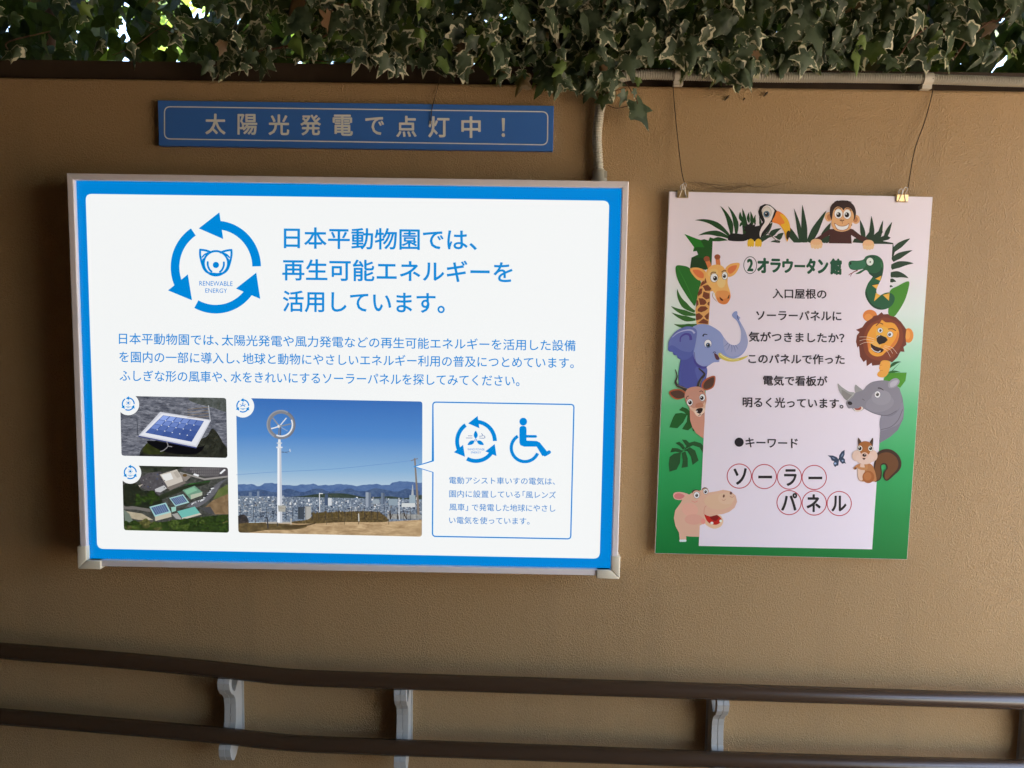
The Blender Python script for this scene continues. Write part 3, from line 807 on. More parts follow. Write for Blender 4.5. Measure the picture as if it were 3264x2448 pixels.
for leaf in ([(300, 175), (325, 115), (400, 120), (450, 145), (480, 150), (440, 180), (370, 165)], [(370, 50), (420, 32), (470, 70), (495, 110), (470, 140), (430, 90)], [(455, 5), (510, 8), (550, 45), (510, 90), (490, 60)], [(480, 140), (540, 50), (620, 28), (700, 50), (740, 90), (738, 190), (690, 110), (600, 80)],
             [(480, 150), (560, 105), (630, 150), (675, 280), (595, 340), (575, 230), (530, 160)], [(450, 180), (500, 160), (530, 250), (532, 365), (450, 378), (470, 280)], [(440, 175), (350, 190), (292, 235), (280, 330), (290, 430), (385, 400), (430, 310)]):
    a.poly(leaf, (38, 78, 42), False)
a.build('jungle_leaves', board, post)

# white text panel
a = prt((1, 0, 0), .0004)
a.put([(2271.4, 769), (2845, 778.3), (2779.7, 1750.8), (2227, 1740)], PWHITE)
a.build('text_panel', board, post)
O2 = .00045

def eye(a, x, y, rx, ry, px_, py_, pr, white=(224, 216, 218), rim=(110, 90, 80), iris=None):
    a.ell(x, y, rx+4, ry+4, rim); a.ell(x, y, rx, ry, white)
    if iris: a.ell(px_, py_, pr*1.65, pr*1.7, iris)
    a.ell(px_, py_, pr, pr*1.1, (30, 24, 22)); a.ell(px_-pr*.35, py_-pr*.4, pr*.32, pr*.32, (230, 224, 226), n=10)

# toucan
a = prt(F1, O2)
for bl in (((1205, 570), (1290, 490), (1320, 425), 60), ((1195, 625), (1260, 560), (1325, 580), 50), ((1300, 570), (1330, 520), (1415, 490), 60), ((1380, 600), (1400, 560), (1440, 540), 60), ((1410, 600), (1380, 580), (1335, 580), 44), ((1400, 635), (1350, 620), (1300, 634), 30)):
    a.blade(*bl[:3], bl[3], (40, 60, 44), .8)
a.stroke([(1228, 512), (1300, 565), (1385, 640)], 7, (96, 84, 84))
a.poly([(850, 592), (880, 548), (940, 545), (1000, 552), (1060, 548), (1075, 590), (1020, 625), (870, 622)], (26, 26, 24))
a.poly([(1060, 628), (1065, 598), (1030, 540), (1045, 530), (1015, 510), (1032, 496), (1008, 470), (1046, 470), (1040, 440), (1070, 452), (1088, 428), (1106, 458), (1140, 448), (1135, 470), (1180, 462), (1218, 425), (1185, 375), (1170, 315), (1190, 258), (1240, 233), (1295, 242), (1335, 275), (1362, 300), (1340, 345), (1302, 420), (1285, 500), (1240, 545), (1185, 610), (1135, 630)], (28, 26, 24), False)
a.poly([(1207, 300), (1235, 258), (1275, 248), (1318, 272), (1343, 310), (1325, 370), (1298, 420), (1262, 470), (1212, 535), (1192, 586), (1184, 540), (1205, 480), (1240, 420), (1222, 360)], (212, 202, 202))
eye(a, 1260, 322, 46, 58, 1258, 340, 20, (198, 190, 182), (150, 134, 120), (74, 104, 126))
a.put([(1345, 298), (1372, 306), (1330, 420), (1300, 428)], (38, 22, 24))
a.poly([(1372, 308), (1440, 345), (1490, 410), (1508, 480), (1500, 560), (1478, 630), (1460, 590), (1440, 520), (1390, 450), (1318, 422), (1345, 360)], (222, 122, 52))
a.poly([(1400, 345), (1445, 355), (1492, 415), (1507, 480), (1500, 555), (1477, 628), (1462, 590), (1442, 520), (1410, 455), (1450, 430)], (222, 164, 44))
a.poly([(1498, 515), (1506, 550), (1482, 612), (1466, 585), (1472, 530)], (40, 28, 18))
for x in (1092, 1172):
    a.poly([(x-30, 620), (x, 600), (x+32, 622), (x+34, 670), (x+20, 688), (x+8, 678), (x-5, 690), (x-16, 678), (x-30, 686), (x-36, 660)], (214, 172, 46))
a.build('toucan_picture', board, post)

# monkey
a = prt(F2, O2)
BR, SK = (66, 34, 28), (206, 158, 112)
a.poly([(475, 500), (540, 495), (620, 520), (690, 492), (725, 500), (800, 560), (870, 590), (915, 625), (880, 650), (830, 635), (760, 595), (705, 560), (712, 652), (470, 648), (480, 560), (420, 590), (375, 630), (320, 630), (310, 605), (370, 575), (430, 530)], BR, False)
a.ell(470, 368, 42, 50, SK); a.ell(474, 372, 24, 32, (176, 116, 76)); a.ell(756, 396, 42, 48, SK); a.ell(752, 398, 24, 30, (176, 116, 76))
a.poly([(480, 340), (488, 265), (530, 215), (600, 195), (680, 205), (735, 250), (757, 320), (745, 390), (715, 425), (700, 470), (530, 460), (498, 400)], (50, 32, 28))
a.poly([(525, 212), (560, 196), (600, 206), (660, 196), (720, 214), (660, 222), (580, 220)], (44, 28, 26), False)
a.poly([(505, 380), (520, 300), (560, 262), (605, 275), (625, 300), (645, 275), (690, 275), (725, 320), (735, 380), (712, 450), (690, 500), (610, 526), (530, 505), (498, 450)], SK)
eye(a, 572, 337, 42, 50, 573, 347, 24, (226, 218, 216), (170, 120, 90)); eye(a, 664, 342, 40, 50, 661, 348, 24, (226, 218, 216), (170, 120, 90))
a.stroke([(535, 292), (565, 272), (595, 278)], 8, (90, 50, 36)); a.stroke([(650, 282), (685, 280), (705, 305)], 8, (90, 50, 36))
a.stroke([(588, 404), (606, 412), (630, 404)], 8, (120, 74, 50)); a.ell(600, 402, 7, 5, (80, 46, 36)); a.ell(622, 404, 7, 5, (80, 46, 36))
a.stroke([(613, 415), (612, 445)], 5, (160, 104, 70))
a.poly([(528, 432), (570, 458), (615, 466), (655, 456), (685, 436), (672, 490), (625, 514), (570, 508), (542, 480)], (150, 84, 62))
a.poly([(536, 442), (572, 464), (615, 471), (655, 462), (680, 446), (668, 486), (625, 508), (572, 502), (546, 476)], (230, 224, 226))
for x0_, x1_ in ((280, 398), (832, 944)):
    cx = (x0_+x1_)/2; y = 640 if x0_ < 500 else 650
    a.poly([(x0_, y-10), (x0_+25, y-34), (cx, y-38), (x1_-22, y-32), (x1_, y-8), (x1_-4, y+35), (x0_+4, y+32)], (214, 168, 126))
    for k in range(4):
        a.ell(x0_+16+k*(x1_-x0_-32)/3, y+36+(10 if k in (1, 2) else 2), 17, 24, (222, 180, 140))
a.build('monkey_picture', board, post)

# giraffe
a = prt(F1, O2)
TAN, PAT = (212, 160, 96), (112, 60, 40)
a.poly([(640, 930), (600, 980), (562, 1080), (530, 1200), (507, 1350), (512, 1450), (520, 1510), (645, 1508), (652, 1400), (662, 1250), (662, 1160), (700, 1150), (700, 1000)], (206, 154, 92), False)
for q in ([(612, 970), (635, 985), (628, 1060), (600, 1080)], [(572, 1062), (600, 1040), (602, 1078), (556, 1108)], [(582, 1100), (645, 1085), (680, 1120), (662, 1150), (610, 1152)], [(552, 1130), (580, 1125), (575, 1175), (535, 1212), (532, 1180)], [(592, 1158), (655, 1180), (656, 1232), (620, 1242), (580, 1212)],
          [(540, 1230), (580, 1230), (612, 1250), (625, 1278), (600, 1300), (555, 1300)], [(518, 1250), (535, 1255), (540, 1295), (514, 1322)], [(640, 1270), (656, 1265), (652, 1312), (630, 1292)], [(530, 1345), (560, 1315), (612, 1315), (640, 1338), (610, 1362), (570, 1378), (530, 1368)], [(510, 1400), (545, 1385), (587, 1420), (562, 1450), (513, 1465)], [(600, 1420), (650, 1378), (645, 1452), (625, 1457)], [(530, 1492), (590, 1445), (640, 1470), (638, 1502)]):
    a.poly(q, PAT, False)
for x0_, y0_, x1_, y1_ in ((625, 815, 660, 905), (738, 795, 750, 890)):
    a.stroke([(x0_, y0_), (x1_, y1_)], 46, (198, 116, 66)); a.ell(x0_, y0_-2, 32, 28, (140, 76, 50))
a.poly([(448, 925), (490, 905), (560, 913), (615, 950), (610, 1020), (580, 1042), (530, 1035), (480, 985)], (222, 160, 90)); a.poly([(478, 932), (540, 930), (590, 965), (590, 1015), (540, 1010), (500, 975)], (206, 112, 66))
a.poly([(820, 925), (862, 875), (920, 857), (974, 862), (955, 930), (912, 985), (850, 1002)], (222, 160, 90)); a.poly([(845, 930), (880, 892), (945, 882), (920, 940), (870, 972)], (206, 112, 66))
a.poly([(650, 905), (690, 880), (740, 874), (790, 890), (825, 935), (846, 1000), (848, 1080), (872, 1160), (876, 1225), (840, 1285), (785, 1292), (735, 1255), (705, 1180), (672, 1125), (632, 1075), (612, 1005), (622, 945)], (216, 166, 98))
a.poly([(725, 1170), (760, 1150), (830, 1150), (870, 1175), (876, 1225), (840, 1285), (785, 1292), (738, 1258)], (208, 138, 78)); a.poly([(735, 1220), (800, 1240), (870, 1210), (868, 1245), (835, 1286), (785, 1292), (745, 1262)], (198, 118, 62))
a.ell(690, 960, 55, 40, (222, 178, 112), -.4); a.ell(780, 1060, 45, 60, (224, 184, 124))
a.stroke([(702, 1172), (700, 1210), (735, 1258)], 20, (228, 222, 224), taper=(1, .3)); a.stroke([(692, 1175), (690, 1215), (730, 1262)], 5, (150, 92, 56))
eye(a, 704, 1013, 38, 45, 714, 1019, 22); eye(a, 816, 991, 28, 40, 812, 996, 17)
a.stroke([(668, 975), (685, 955), (720, 956)], 9, (92, 52, 34)); a.stroke([(785, 952), (808, 936), (828, 940)], 9, (92, 52, 34))
a.poly([(760, 1216), (775, 1225), (798, 1245), (795, 1258), (772, 1248)], (76, 36, 24)); a.poly([(848, 1220), (858, 1198), (866, 1195), (860, 1225), (848, 1238)], (76, 36, 24))
a.build('giraffe_picture', board, post)

# elephant
a = prt(F3, O2+.0003)
a.poly([(440, 380), (412, 560), (410, 650), (415, 745), (560, 790), (700, 790), (776, 640), (782, 480), (620, 300)], (74, 80, 148), False)
a.poly([(640, 500), (778, 500), (776, 640), (720, 780), (640, 600)], (84, 92, 158))
a.poly([(620, 300), (660, 430), (700, 480), (780, 500), (740, 520), (670, 500), (610, 420)], (68, 62, 134))
a.poly([(590, -15), (640, -55), (700, -70), (813, -57), (950, 25), (1010, 110), (1060, 170), (1110, 203), (1170, 205), (1220, 168), (1234, 100), (1229, 0), (1181, -111), (1128, -161), (1116, -199), (1150, -236), (1183, -236), (1190, -190), (1226, -150), (1208, -136), (1232, -86), (1288, 14), (1319, 110), (1325, 180), (1300, 262), (1240, 340), (1150, 384), (1050, 385), (955, 395), (945, 428), (870, 438), (800, 482), (740, 492), (680, 470), (630, 410), (608, 330), (600, 150)], (132, 144, 190))
a.poly([(1000, 120), (1060, 175), (1110, 208), (1170, 210), (1222, 172), (1238, 100), (1234, 0), (1230, -80), (1288, 14), (1319, 110), (1322, 180), (1290, 262), (1220, 330), (1120, 360), (1040, 320), (1010, 240)], (148, 152, 188))
a.poly([(605, -25), (540, -40), (470, -28), (370, 30), (292, 130), (272, 210), (278, 285), (330, 300), (345, 335), (385, 345), (400, 380), (450, 400), (520, 396), (590, 342), (618, 260), (645, 120), (650, 20)], (96, 106, 166))
a.poly([(275, 240), (330, 210), (450, 280), (560, 300), (600, 270), (590, 342), (520, 396), (450, 400), (400, 380), (385, 345), (345, 335), (330, 300), (278, 285)], (82, 92, 158))
a.stroke([(430, 165), (440, 100), (500, 60), (560, 78), (572, 140)], 38, (74, 66, 140), taper=(.35, 1)); a.stroke([(325, 105), (400, 45), (500, 12), (580, 12), (622, 50)], 26, (164, 168, 200), taper=(.2, 1))
a.stroke([(615, 300), (640, 430), (720, 488), (790, 486)], 8, (78, 76, 140))
eye(a, 797, 188, 47, 52, 800, 208, 19, (222, 222, 228), (76, 88, 140), (80, 104, 134))
a.stroke([(730, 92), (748, 64), (790, 70)], 20, (36, 36, 50), taper=(1, .4)); a.stroke([(866, 312), (878, 296), (900, 304)], 9, (54, 52, 96))
a.poly([(882, 312), (930, 345), (948, 395), (910, 400), (888, 360)], (84, 50, 62))
a.poly([(935, 325), (962, 308), (1010, 345), (1100, 382), (1200, 380), (1332, 346), (1250, 400), (1130, 426), (1030, 412), (950, 370)], (196, 178, 84)); a.stroke([(960, 325), (1020, 368), (1110, 400), (1210, 395)], 10, (232, 222, 176), taper=(1, .4))
for p, q in (((1062, 180), (1010, 225)), ((1085, 195), (1045, 275)), ((1112, 205), (1110, 300)), ((1135, 208), (1160, 300)), ((1158, 208), (1195, 265))): a.stroke([p, ((p[0]+q[0])/2+4, (p[1]+q[1])/2), q], 6, (70, 76, 126), taper=(1, .4))
a.stroke([(1208, -130), (1190, -150), (1188, -185)], 9, (78, 82, 132))
a.build('elephant_picture', board, post)

# antelope
a = prt(F3, O2+.0006)
a.poly([(555, 1040), (562, 1200), (590, 1290), (640, 1370), (738, 1442), (752, 1230), (757, 1050), (700, 1000)], (192, 136, 116), False)
a.stroke([(368, 528), (390, 620), (372, 690), (395, 742), (455, 768), (515, 805)], 44, (58, 52, 48), taper=(.2, 1.1)); a.stroke([(674, 514), (730, 560), (752, 595), (715, 645), (685, 700), (672, 760)], 46, (58, 52, 48), taper=(.3, 1.1))
a.stroke([(395, 735), (440, 752), (500, 775)], 8, (120, 112, 108)); a.stroke([(722, 650), (696, 700), (684, 750)], 8, (120, 112, 108))
a.poly([(283, 836), (330, 797), (420, 788), (500, 828), (500, 890), (400, 928), (330, 900)], (160, 84, 54)); a.poly([(300, 838), (345, 812), (425, 806), (490, 850), (480, 895), (400, 912), (340, 888)], (80, 56, 46))
a.poly([(887, 613), (892, 700), (862, 770), (780, 806), (725, 790), (715, 720), (775, 648)], (160, 84, 54)); a.poly([(872, 630), (876, 700), (848, 760), (780, 788), (738, 770), (745, 715), (790, 665)], (80, 56, 46))
a.poly([(500, 830), (530, 785), (600, 758), (690, 760), (745, 800), (768, 860), (778, 930), (762, 1020), (752, 1090), (705, 1146), (650, 1142), (612, 1095), (570, 1052), (518, 980), (490, 895)], (184, 134, 116))
a.poly([(540, 1000), (600, 1040), (650, 1030), (720, 1000), (762, 960), (756, 1080), (705, 1146), (650, 1142), (612, 1095), (570, 1055)], (204, 166, 142)); a.poly([(620, 1080), (690, 1070), (752, 1040), (750, 1092), (705, 1146), (650, 1142)], (218, 190, 172))
a.poly([(640, 985), (710, 965), (735, 1020), (640, 1035)], (176, 118, 94))
a.poly([(636, 1072), (660, 1046), (710, 1038), (730, 1055), (712, 1095), (690, 1112), (655, 1100)], (36, 22, 18)); a.ell(650, 1082, 12, 9, (200, 190, 186))
a.stroke([(690, 1112), (694, 1128), (720, 1130), (740, 1110)], 7, (96, 54, 42)); a.stroke([(694, 1128), (670, 1140)], 7, (96, 54, 42))
eye(a, 558, 964, 37, 44, 560, 966, 24); eye(a, 722, 900, 36, 45, 716, 906, 24)
a.stroke([(512, 915), (520, 888), (542, 880)], 9, (60, 36, 30)); a.stroke([(688, 822), (710, 812), (732, 830)], 9, (60, 36, 30))
a.build('antelope_picture', board, post)

# hippo
a = prt(F5, O2)
HP = (206, 164, 142)
a.poly([(338, 748), (358, 706), (430, 697), (500, 712), (548, 735), (500, 770), (440, 803), (362, 792)], (210, 164, 148)); a.poly([(352, 748), (380, 718), (440, 716), (490, 750), (440, 788), (375, 784)], (196, 116, 116))
a.poly([(752, 1000), (745, 1090), (790, 1145), (850, 1176), (905, 1180), (970, 1150), (1000, 1090), (985, 1040), (940, 1000)], (214, 178, 146))
a.poly([(748, 985), (790, 1010), (850, 1022), (915, 1000), (975, 1050), (968, 1090), (930, 1122), (885, 1130), (820, 1110), (775, 1060)], (176, 34, 26)); a.poly([(830, 1020), (915, 1002), (940, 1040), (895, 1080), (840, 1055)], (124, 24, 22))
a.ell(850, 1108, 20, 18, (232, 214, 206)); a.ell(966, 1080, 17, 18, (232, 214, 206))
a.poly([(445, 830), (460, 790), (500, 755), (560, 725), (610, 690), (690, 680), (745, 660), (800, 705), (900, 690), (1000, 668), (1095, 685), (1165, 745), (1184, 825), (1150, 905), (1080, 960), (1000, 988), (920, 998), (840, 1020), (785, 1010), (748, 988), (752, 1108), (690, 1142), (684, 1290), (560, 1286), (510, 1280), (512, 1335), (425, 1335), (416, 1235), (370, 1150), (347, 1040), (365, 940), (410, 880)], HP, False)
a.ell(560, 930, 110, 90, (212, 160, 142), .3); a.ell(610, 1060, 120, 70, (206, 152, 136)); a.ell(940, 820, 190, 110, (206, 170, 142)); a.ell(1040, 780, 110, 80, (208, 174, 148))
a.ell(735, 1085, 30, 38, (214, 140, 130)); a.stroke([(585, 815), (625, 832), (660, 815)], 9, (208, 132, 124)); a.stroke([(745, 985), (752, 910), (775, 880)], 8, (196, 134, 120))
a.ell(648, 720, 62, 52, (190, 150, 130)); a.ell(758, 672, 42, 36, (60, 36, 30)); a.ell(640, 700, 52, 36, (70, 44, 36)); a.ell(648, 726, 56, 50, (204, 164, 142)); a.ell(764, 686, 46, 38, (204, 164, 142))
eye(a, 650, 738, 37, 42, 648, 742, 19); eye(a, 768, 690, 30, 33, 766, 694, 17)
a.ell(1007, 750, 13, 21, (104, 62, 50), .2); a.ell(1102, 712, 16, 19, (104, 62, 50)); a.stroke([(985, 800), (1010, 810), (1030, 790)], 7, (184, 132, 116)); a.stroke([(1090, 755), (1118, 768), (1140, 752)], 7, (184, 132, 116))
for x in (438, 466, 494): a.ell(x, 1340, 20, 17, (206, 226, 216))
a.build('hippo_picture', board, post)

# snake
a = prt(F2, O2)
a.stroke([(775, 935), (735, 950), (708, 975), (700, 1000)], 12, (120, 44, 46), taper=(1, .4)); a.stroke([(725, 960), (700, 970), (682, 984)], 7, (120, 44, 46))
a.poly([(678, 880), (684, 845), (710, 833), (780, 833), (835, 820), (862, 788), (915, 772), (980, 780), (1030, 818), (1049, 880), (1042, 960), (1022, 1030), (992, 1090), (972, 1150), (985, 1190), (1015, 1198), (1060, 1176), (1115, 1170), (1160, 1205), (1164, 1255), (1130, 1312), (1070, 1345), (1000, 1350), (930, 1318), (876, 1250), (853, 1170), (880, 1080), (925, 1015), (950, 968), (900, 965), (862, 932), (800, 968), (752, 972), (795, 945), (835, 920), (760, 932), (700, 922)], (34, 84, 54))
a.poly([(690, 850), (780, 842), (840, 830), (862, 880), (830, 915), (760, 925), (700, 912)], (48, 104, 74)); a.stroke([(1020, 850), (1032, 920), (1005, 1040)], 16, (54, 112, 66), taper=(.5, .5))
a.poly([(890, 960), (960, 965), (1010, 940), (1030, 900), (1040, 960), (1020, 1010), (950, 1010)], (26, 62, 42)); a.stroke([(862, 1170), (890, 1255), (945, 1315), (1010, 1340)], 20, (26, 62, 42))
for t in ([(958, 1022), (1026, 988), (1014, 1045)], [(922, 1090), (998, 1080), (975, 1132)], [(968, 1172), (1018, 1200), (948, 1262)], [(1040, 1195), (1112, 1176), (1105, 1256)]): a.poly(t, (214, 164, 66), False)
a.stroke([(955, 1022), (990, 1006), (1026, 988)], 6, (22, 40, 30)); a.stroke([(918, 1092), (998, 1078)], 6, (22, 40, 30))
a.ell(905, 842, 46, 50, (30, 56, 44)); eye(a, 905, 843, 37, 41, 908, 846, 8, (206, 212, 206), (60, 90, 70)); a.ell(700, 862, 9, 15, (16, 34, 26)); a.stroke([(905, 788), (935, 784), (955, 800)], 9, (20, 40, 30))
a.build('snake_picture', board, post)

# lion
a = prt(F4, O2)
a.ell(1131, -180, 94, 81, (206, 122, 58)); a.ell(1110, -160, 52, 48, (214, 140, 70)); a.ell(1640, 80, 66, 96, (210, 130, 56)); a.ell(1625, 70, 38, 62, (218, 148, 72))
MN = (104, 50, 34)
a.poly([(1030, -30), (1075, -95), (1160, -150), (1180, -178), (1240, -190), (1285, -228), (1310, -200), (1375, -203), (1400, -180), (1470, -165), (1540, -100), (1612, 0), (1604, 60), (1600, 100), (1612, 205), (1575, 232), (1588, 296), (1535, 292), (1492, 370), (1424, 436), (1392, 420), (1330, 440), (1250, 470), (1160, 479), (1152, 442), (1088, 486), (1082, 402), (1046, 432), (1000, 360), (985, 220), (965, 240), (946, 160), (958, 80), (992, 35), (945, 5), (985, -10)], MN, False)
a.poly([(1250, -130), (1320, -160), (1430, -130), (1530, -60), (1570, 60), (1560, 180), (1500, 290), (1420, 380), (1300, 410), (1180, 400), (1080, 330), (1040, 200), (1060, 60), (1120, -60)], (122, 58, 34))
a.poly([(1085, 120), (1110, 40), (1180, -60), (1260, -90), (1290, -125), (1340, -95), (1420, -90), (1470, -60), (1512, 20), (1508, 120), (1450, 225), (1340, 300), (1290, 345), (1220, 357), (1150, 330), (1110, 270), (1120, 210), (1092, 170)], (220, 148, 54))
a.poly([(1095, 130), (1130, 200), (1120, 270), (1112, 285), (1098, 190)], (206, 118, 50)); a.poly([(1330, 290), (1440, 225), (1506, 120), (1500, 30), (1470, 120), (1400, 220)], (204, 116, 50)); a.ell(1300, 40, 90, 80, (226, 162, 66)); a.ell(1210, 200, 70, 50, (226, 166, 84))
a.stroke([(1215, -50), (1255, -85), (1300, -70)], 12, (104, 54, 34)); a.stroke([(1375, -5), (1425, -10), (1470, 15)], 12, (104, 54, 34))
eye(a, 1267, 12, 32, 31, 1268, 14, 17); eye(a, 1398, 65, 37, 36, 1390, 66, 19)
a.poly([(1216, 100), (1230, 80), (1270, 74), (1345, 105), (1367, 140), (1325, 180), (1252, 200), (1222, 160)], (34, 24, 20), False); a.stroke([(1222, 110), (1234, 90), (1262, 80)], 9, (196, 180, 170))
a.poly([(1140, 190), (1200, 222), (1308, 262), (1285, 302), (1225, 310), (1165, 275)], (52, 26, 22)); a.stroke([(1150, 245), (1185, 282), (1240, 300), (1270, 282)], 20, (232, 222, 216), taper=(.4, .6))
for p in (((1190, 128), (1100, 100), (992, 100)), ((1185, 150), (1080, 130), (995, 150)), ((1175, 172), (1070, 172), (998, 200)), ((1325, 215), (1420, 240), (1490, 318)), ((1315, 230), (1390, 260), (1430, 318)), ((1300, 245), (1360, 290), (1400, 365))): a.stroke(p, 4.5, (214, 190, 172))
a.poly([(1275, 430), (1300, 410), (1345, 408), (1392, 425), (1398, 490), (1375, 570), (1345, 615), (1300, 634), (1240, 622), (1226, 590), (1245, 560), (1265, 545), (1250, 515), (1262, 470)], (222, 152, 66)); a.stroke([(1262, 545), (1300, 540)], 7, (190, 116, 50)); a.stroke([(1255, 478), (1290, 470)], 7, (190, 116, 50))
a.build('lion_picture', board, post)

# rhino
a = prt(F4, O2+.0003)
RG = (126, 122, 132)
a.poly([(1440, 700), (1520, 780), (1560, 900), (1582, 1050), (1572, 1180), (1500, 1330), (1400, 1420), (1258, 1505), (1275, 1130), (1300, 900)], (116, 112, 124), False)
a.poly([(1276, 1150), (1400, 1150), (1500, 1080), (1560, 960), (1578, 1100), (1520, 1240), (1400, 1300), (1270, 1330)], (128, 124, 136)); a.stroke([(1268, 1325), (1400, 1290), (1500, 1200), (1560, 1060)], 9, (96, 92, 104))
a.poly([(936, 733), (985, 762), (1035, 808), (1000, 845), (934, 832)], (142, 140, 140))
a.poly([(816, 985), (822, 950), (850, 905), (930, 842), (1040, 800), (1085, 745), (1150, 700), (1230, 680), (1330, 675), (1440, 705), (1520, 790), (1550, 900), (1540, 1000), (1480, 1080), (1380, 1135), (1280, 1136), (1170, 1105), (1065, 1052), (1040, 1060), (1000, 1082), (930, 1078), (890, 1042), (845, 1042)], RG)
a.ell(1260, 980, 190, 110, (134, 130, 140), -.2); a.ell(1280, 900, 130, 100, (140, 136, 146)); a.stroke([(1070, 1050), (1170, 1102), (1280, 1132), (1380, 1130), (1480, 1076)], 10, (98, 94, 106))
a.poly([(704, 716), (760, 762), (850, 820), (928, 838), (895, 900), (832, 938), (770, 885), (722, 810)], (148, 146, 144)); a.poly([(760, 800), (850, 850), (900, 880), (832, 938), (770, 885)], (128, 124, 122)); a.stroke([(928, 838), (880, 890), (835, 938)], 9, (170, 168, 166))
a.poly([(908, 1044), (960, 1050), (1012, 1018), (1042, 1045), (1000, 1082), (950, 1086)], (204, 190, 180)); a.poly([(925, 1042), (970, 1044), (1012, 1020), (1005, 1060), (950, 1066)], (150, 70, 60)); a.stroke([(1028, 920), (1050, 930), (1055, 940)], 7, (90, 84, 92))
a.ell(865, 975, 32, 24, (38, 32, 36), .2); a.poly([(1380, 770), (1375, 710), (1420, 660), (1480, 645), (1522, 680), (1500, 735), (1440, 772)], (146, 142, 152)); a.poly([(1398, 755), (1400, 710), (1440, 680), (1500, 672), (1480, 730), (1430, 760)], (170, 166, 176))
eye(a, 1230, 860, 38, 43, 1228, 858, 21, (222, 216, 220), (96, 90, 100)); a.stroke([(1235, 775), (1270, 778), (1310, 805)], 16, (50, 44, 48), taper=(1, .5))
a.build('rhino_picture', board, post)

# squirrel and butterfly
a = prt(F6, O2+.0006)
SQ = (150, 90, 42)
a.poly([(1190, 560), (1180, 480), (1178, 400), (1190, 300), (1215, 200), (1260, 152), (1340, 128), (1430, 145), (1510, 215), (1545, 310), (1525, 400), (1440, 485), (1355, 550), (1312, 505), (1318, 430), (1350, 385), (1335, 340), (1300, 335), (1280, 360), (1288, 440), (1275, 520), (1230, 555)], (54, 34, 22))
a.poly([(1200, 550), (1192, 420), (1205, 300), (1235, 215), (1300, 178), (1390, 178), (1470, 230), (1505, 310), (1490, 390), (1420, 470), (1350, 530), (1325, 490), (1335, 430), (1368, 380), (1345, 322), (1290, 318), (1262, 360), (1272, 440), (1258, 510), (1225, 545)], (98, 60, 30))
a.poly([(975, 340), (1020, 318), (1110, 316), (1165, 350), (1200, 440), (1215, 545), (1160, 560), (1060, 560), (990, 545), (965, 470)], (168, 112, 68)); a.poly([(975, 350), (1050, 330), (1060, 420), (1035, 530), (995, 540), (966, 470)], (206, 176, 158))
a.stroke([(930, 385), (965, 350), (985, 345)], 34, (176, 120, 76)); a.stroke([(1085, 345), (1080, 385), (1020, 388), (985, 375)], 34, (178, 122, 76)); a.ell(940, 385, 16, 14, (110, 66, 34))
a.ell(1108, 498, 78, 82, (150, 86, 42)); a.ell(1100, 490, 50, 55, (168, 104, 58))
a.poly([(975, -20), (1022, 45), (1010, 75), (978, 90)], (70, 50, 40)); a.poly([(1170, -20), (1125, 45), (1135, 75), (1165, 95)], (70, 50, 40))
a.ell(1066, 118, 100, 94, SQ); a.ell(968, 218, 78, 76, (206, 176, 160)); a.ell(1160, 218, 70, 78, (206, 176, 160)); a.ell(1062, 252, 120, 80, (208, 180, 166)); a.poly([(1000, 140), (1060, 110), (1130, 140), (1110, 200), (1020, 200)], (156, 94, 46)); a.ell(1056, 216, 52, 44, (206, 172, 154))
eye(a, 997, 120, 32, 36, 996, 120, 23, (226, 210, 200), (120, 70, 40)); eye(a, 1138, 120, 31, 36, 1137, 118, 23, (226, 210, 200), (120, 70, 40))
a.ell(1056, 210, 27, 21, (50, 26, 20)); a.ell(1062, 204, 8, 5, (210, 190, 180)); a.poly([(1030, 250), (1050, 246), (1072, 252), (1050, 272)], (84, 40, 34))
a.build('squirrel_picture', board, post)
a = prt(F6, O2)
BF = (46, 60, 84)
a.poly([(718, 268), (690, 235), (640, 216), (572, 212), (610, 245), (625, 280), (660, 292), (645, 320), (655, 350), (672, 368), (690, 350), (712, 348), (718, 300)], BF, False); a.poly([(720, 262), (725, 215), (755, 165), (796, 140), (796, 200), (778, 245), (800, 265), (802, 300), (818, 322), (790, 316), (765, 325), (735, 292)], BF, False)
a.ell(672, 320, 16, 14, (150, 170, 206)); a.ell(650, 250, 20, 6, (110, 126, 150), .5); a.ell(765, 210, 8, 26, (110, 126, 150), .5); a.ell(770, 285, 12, 12, (130, 146, 176)); a.stroke([(722, 250), (716, 292)], 8, (24, 28, 36))
a.build('butterfly_picture', board, post)

# lettering
a = prt((1, 0, 0), O2)
GT, DK = (32, 78, 56), (44, 38, 44)
c = (1085*.3014+2064, 880*.3014+580)
a.stroke([(c[0]+20.5*math.cos(t), c[1]+27*math.sin(t)) for t in (2*math.pi*i/36 for i in range(36))], 2.2, (70, 74, 72), smooth=False, closed=True)
a.text('2', 2381, 844.5, 2401, 845, 40, GT, .05)
xs = [(2413, 2451), (2455, 2489), (2493, 2528), (2532, 2566), (2569, 2600), (2606, 2640), (2645, 2683)]
for ch, (xa, xb), h in zip('オラウータン館', xs, (49, 45, 46, 8, 50, 46, 53)):
    a.text(ch, xa, 846+(xa-2413)*.016, xb, 846+(xb-2413)*.016, h, GT, .05)
B = .022
a.text('入口屋根の', 2462.5, 935, 2634, 937.5, 32, DK, B); a.text('ソーラーパネルに', 2410, 1004.5, 2682, 1007, 31, DK, B)
a.text('気がつきましたか？', 2386, 1073, 2691, 1077.5, 33, DK, B); a.text('このパネルで作った', 2385, 1143, 2692, 1146, 32, DK, B)
a.text('電気で看板が', 2432, 1212.5, 2637, 1215, 33, DK, B); a.text('明るく光っています。', 2367, 1281.5, 2688, 1286.5, 33, DK, B)
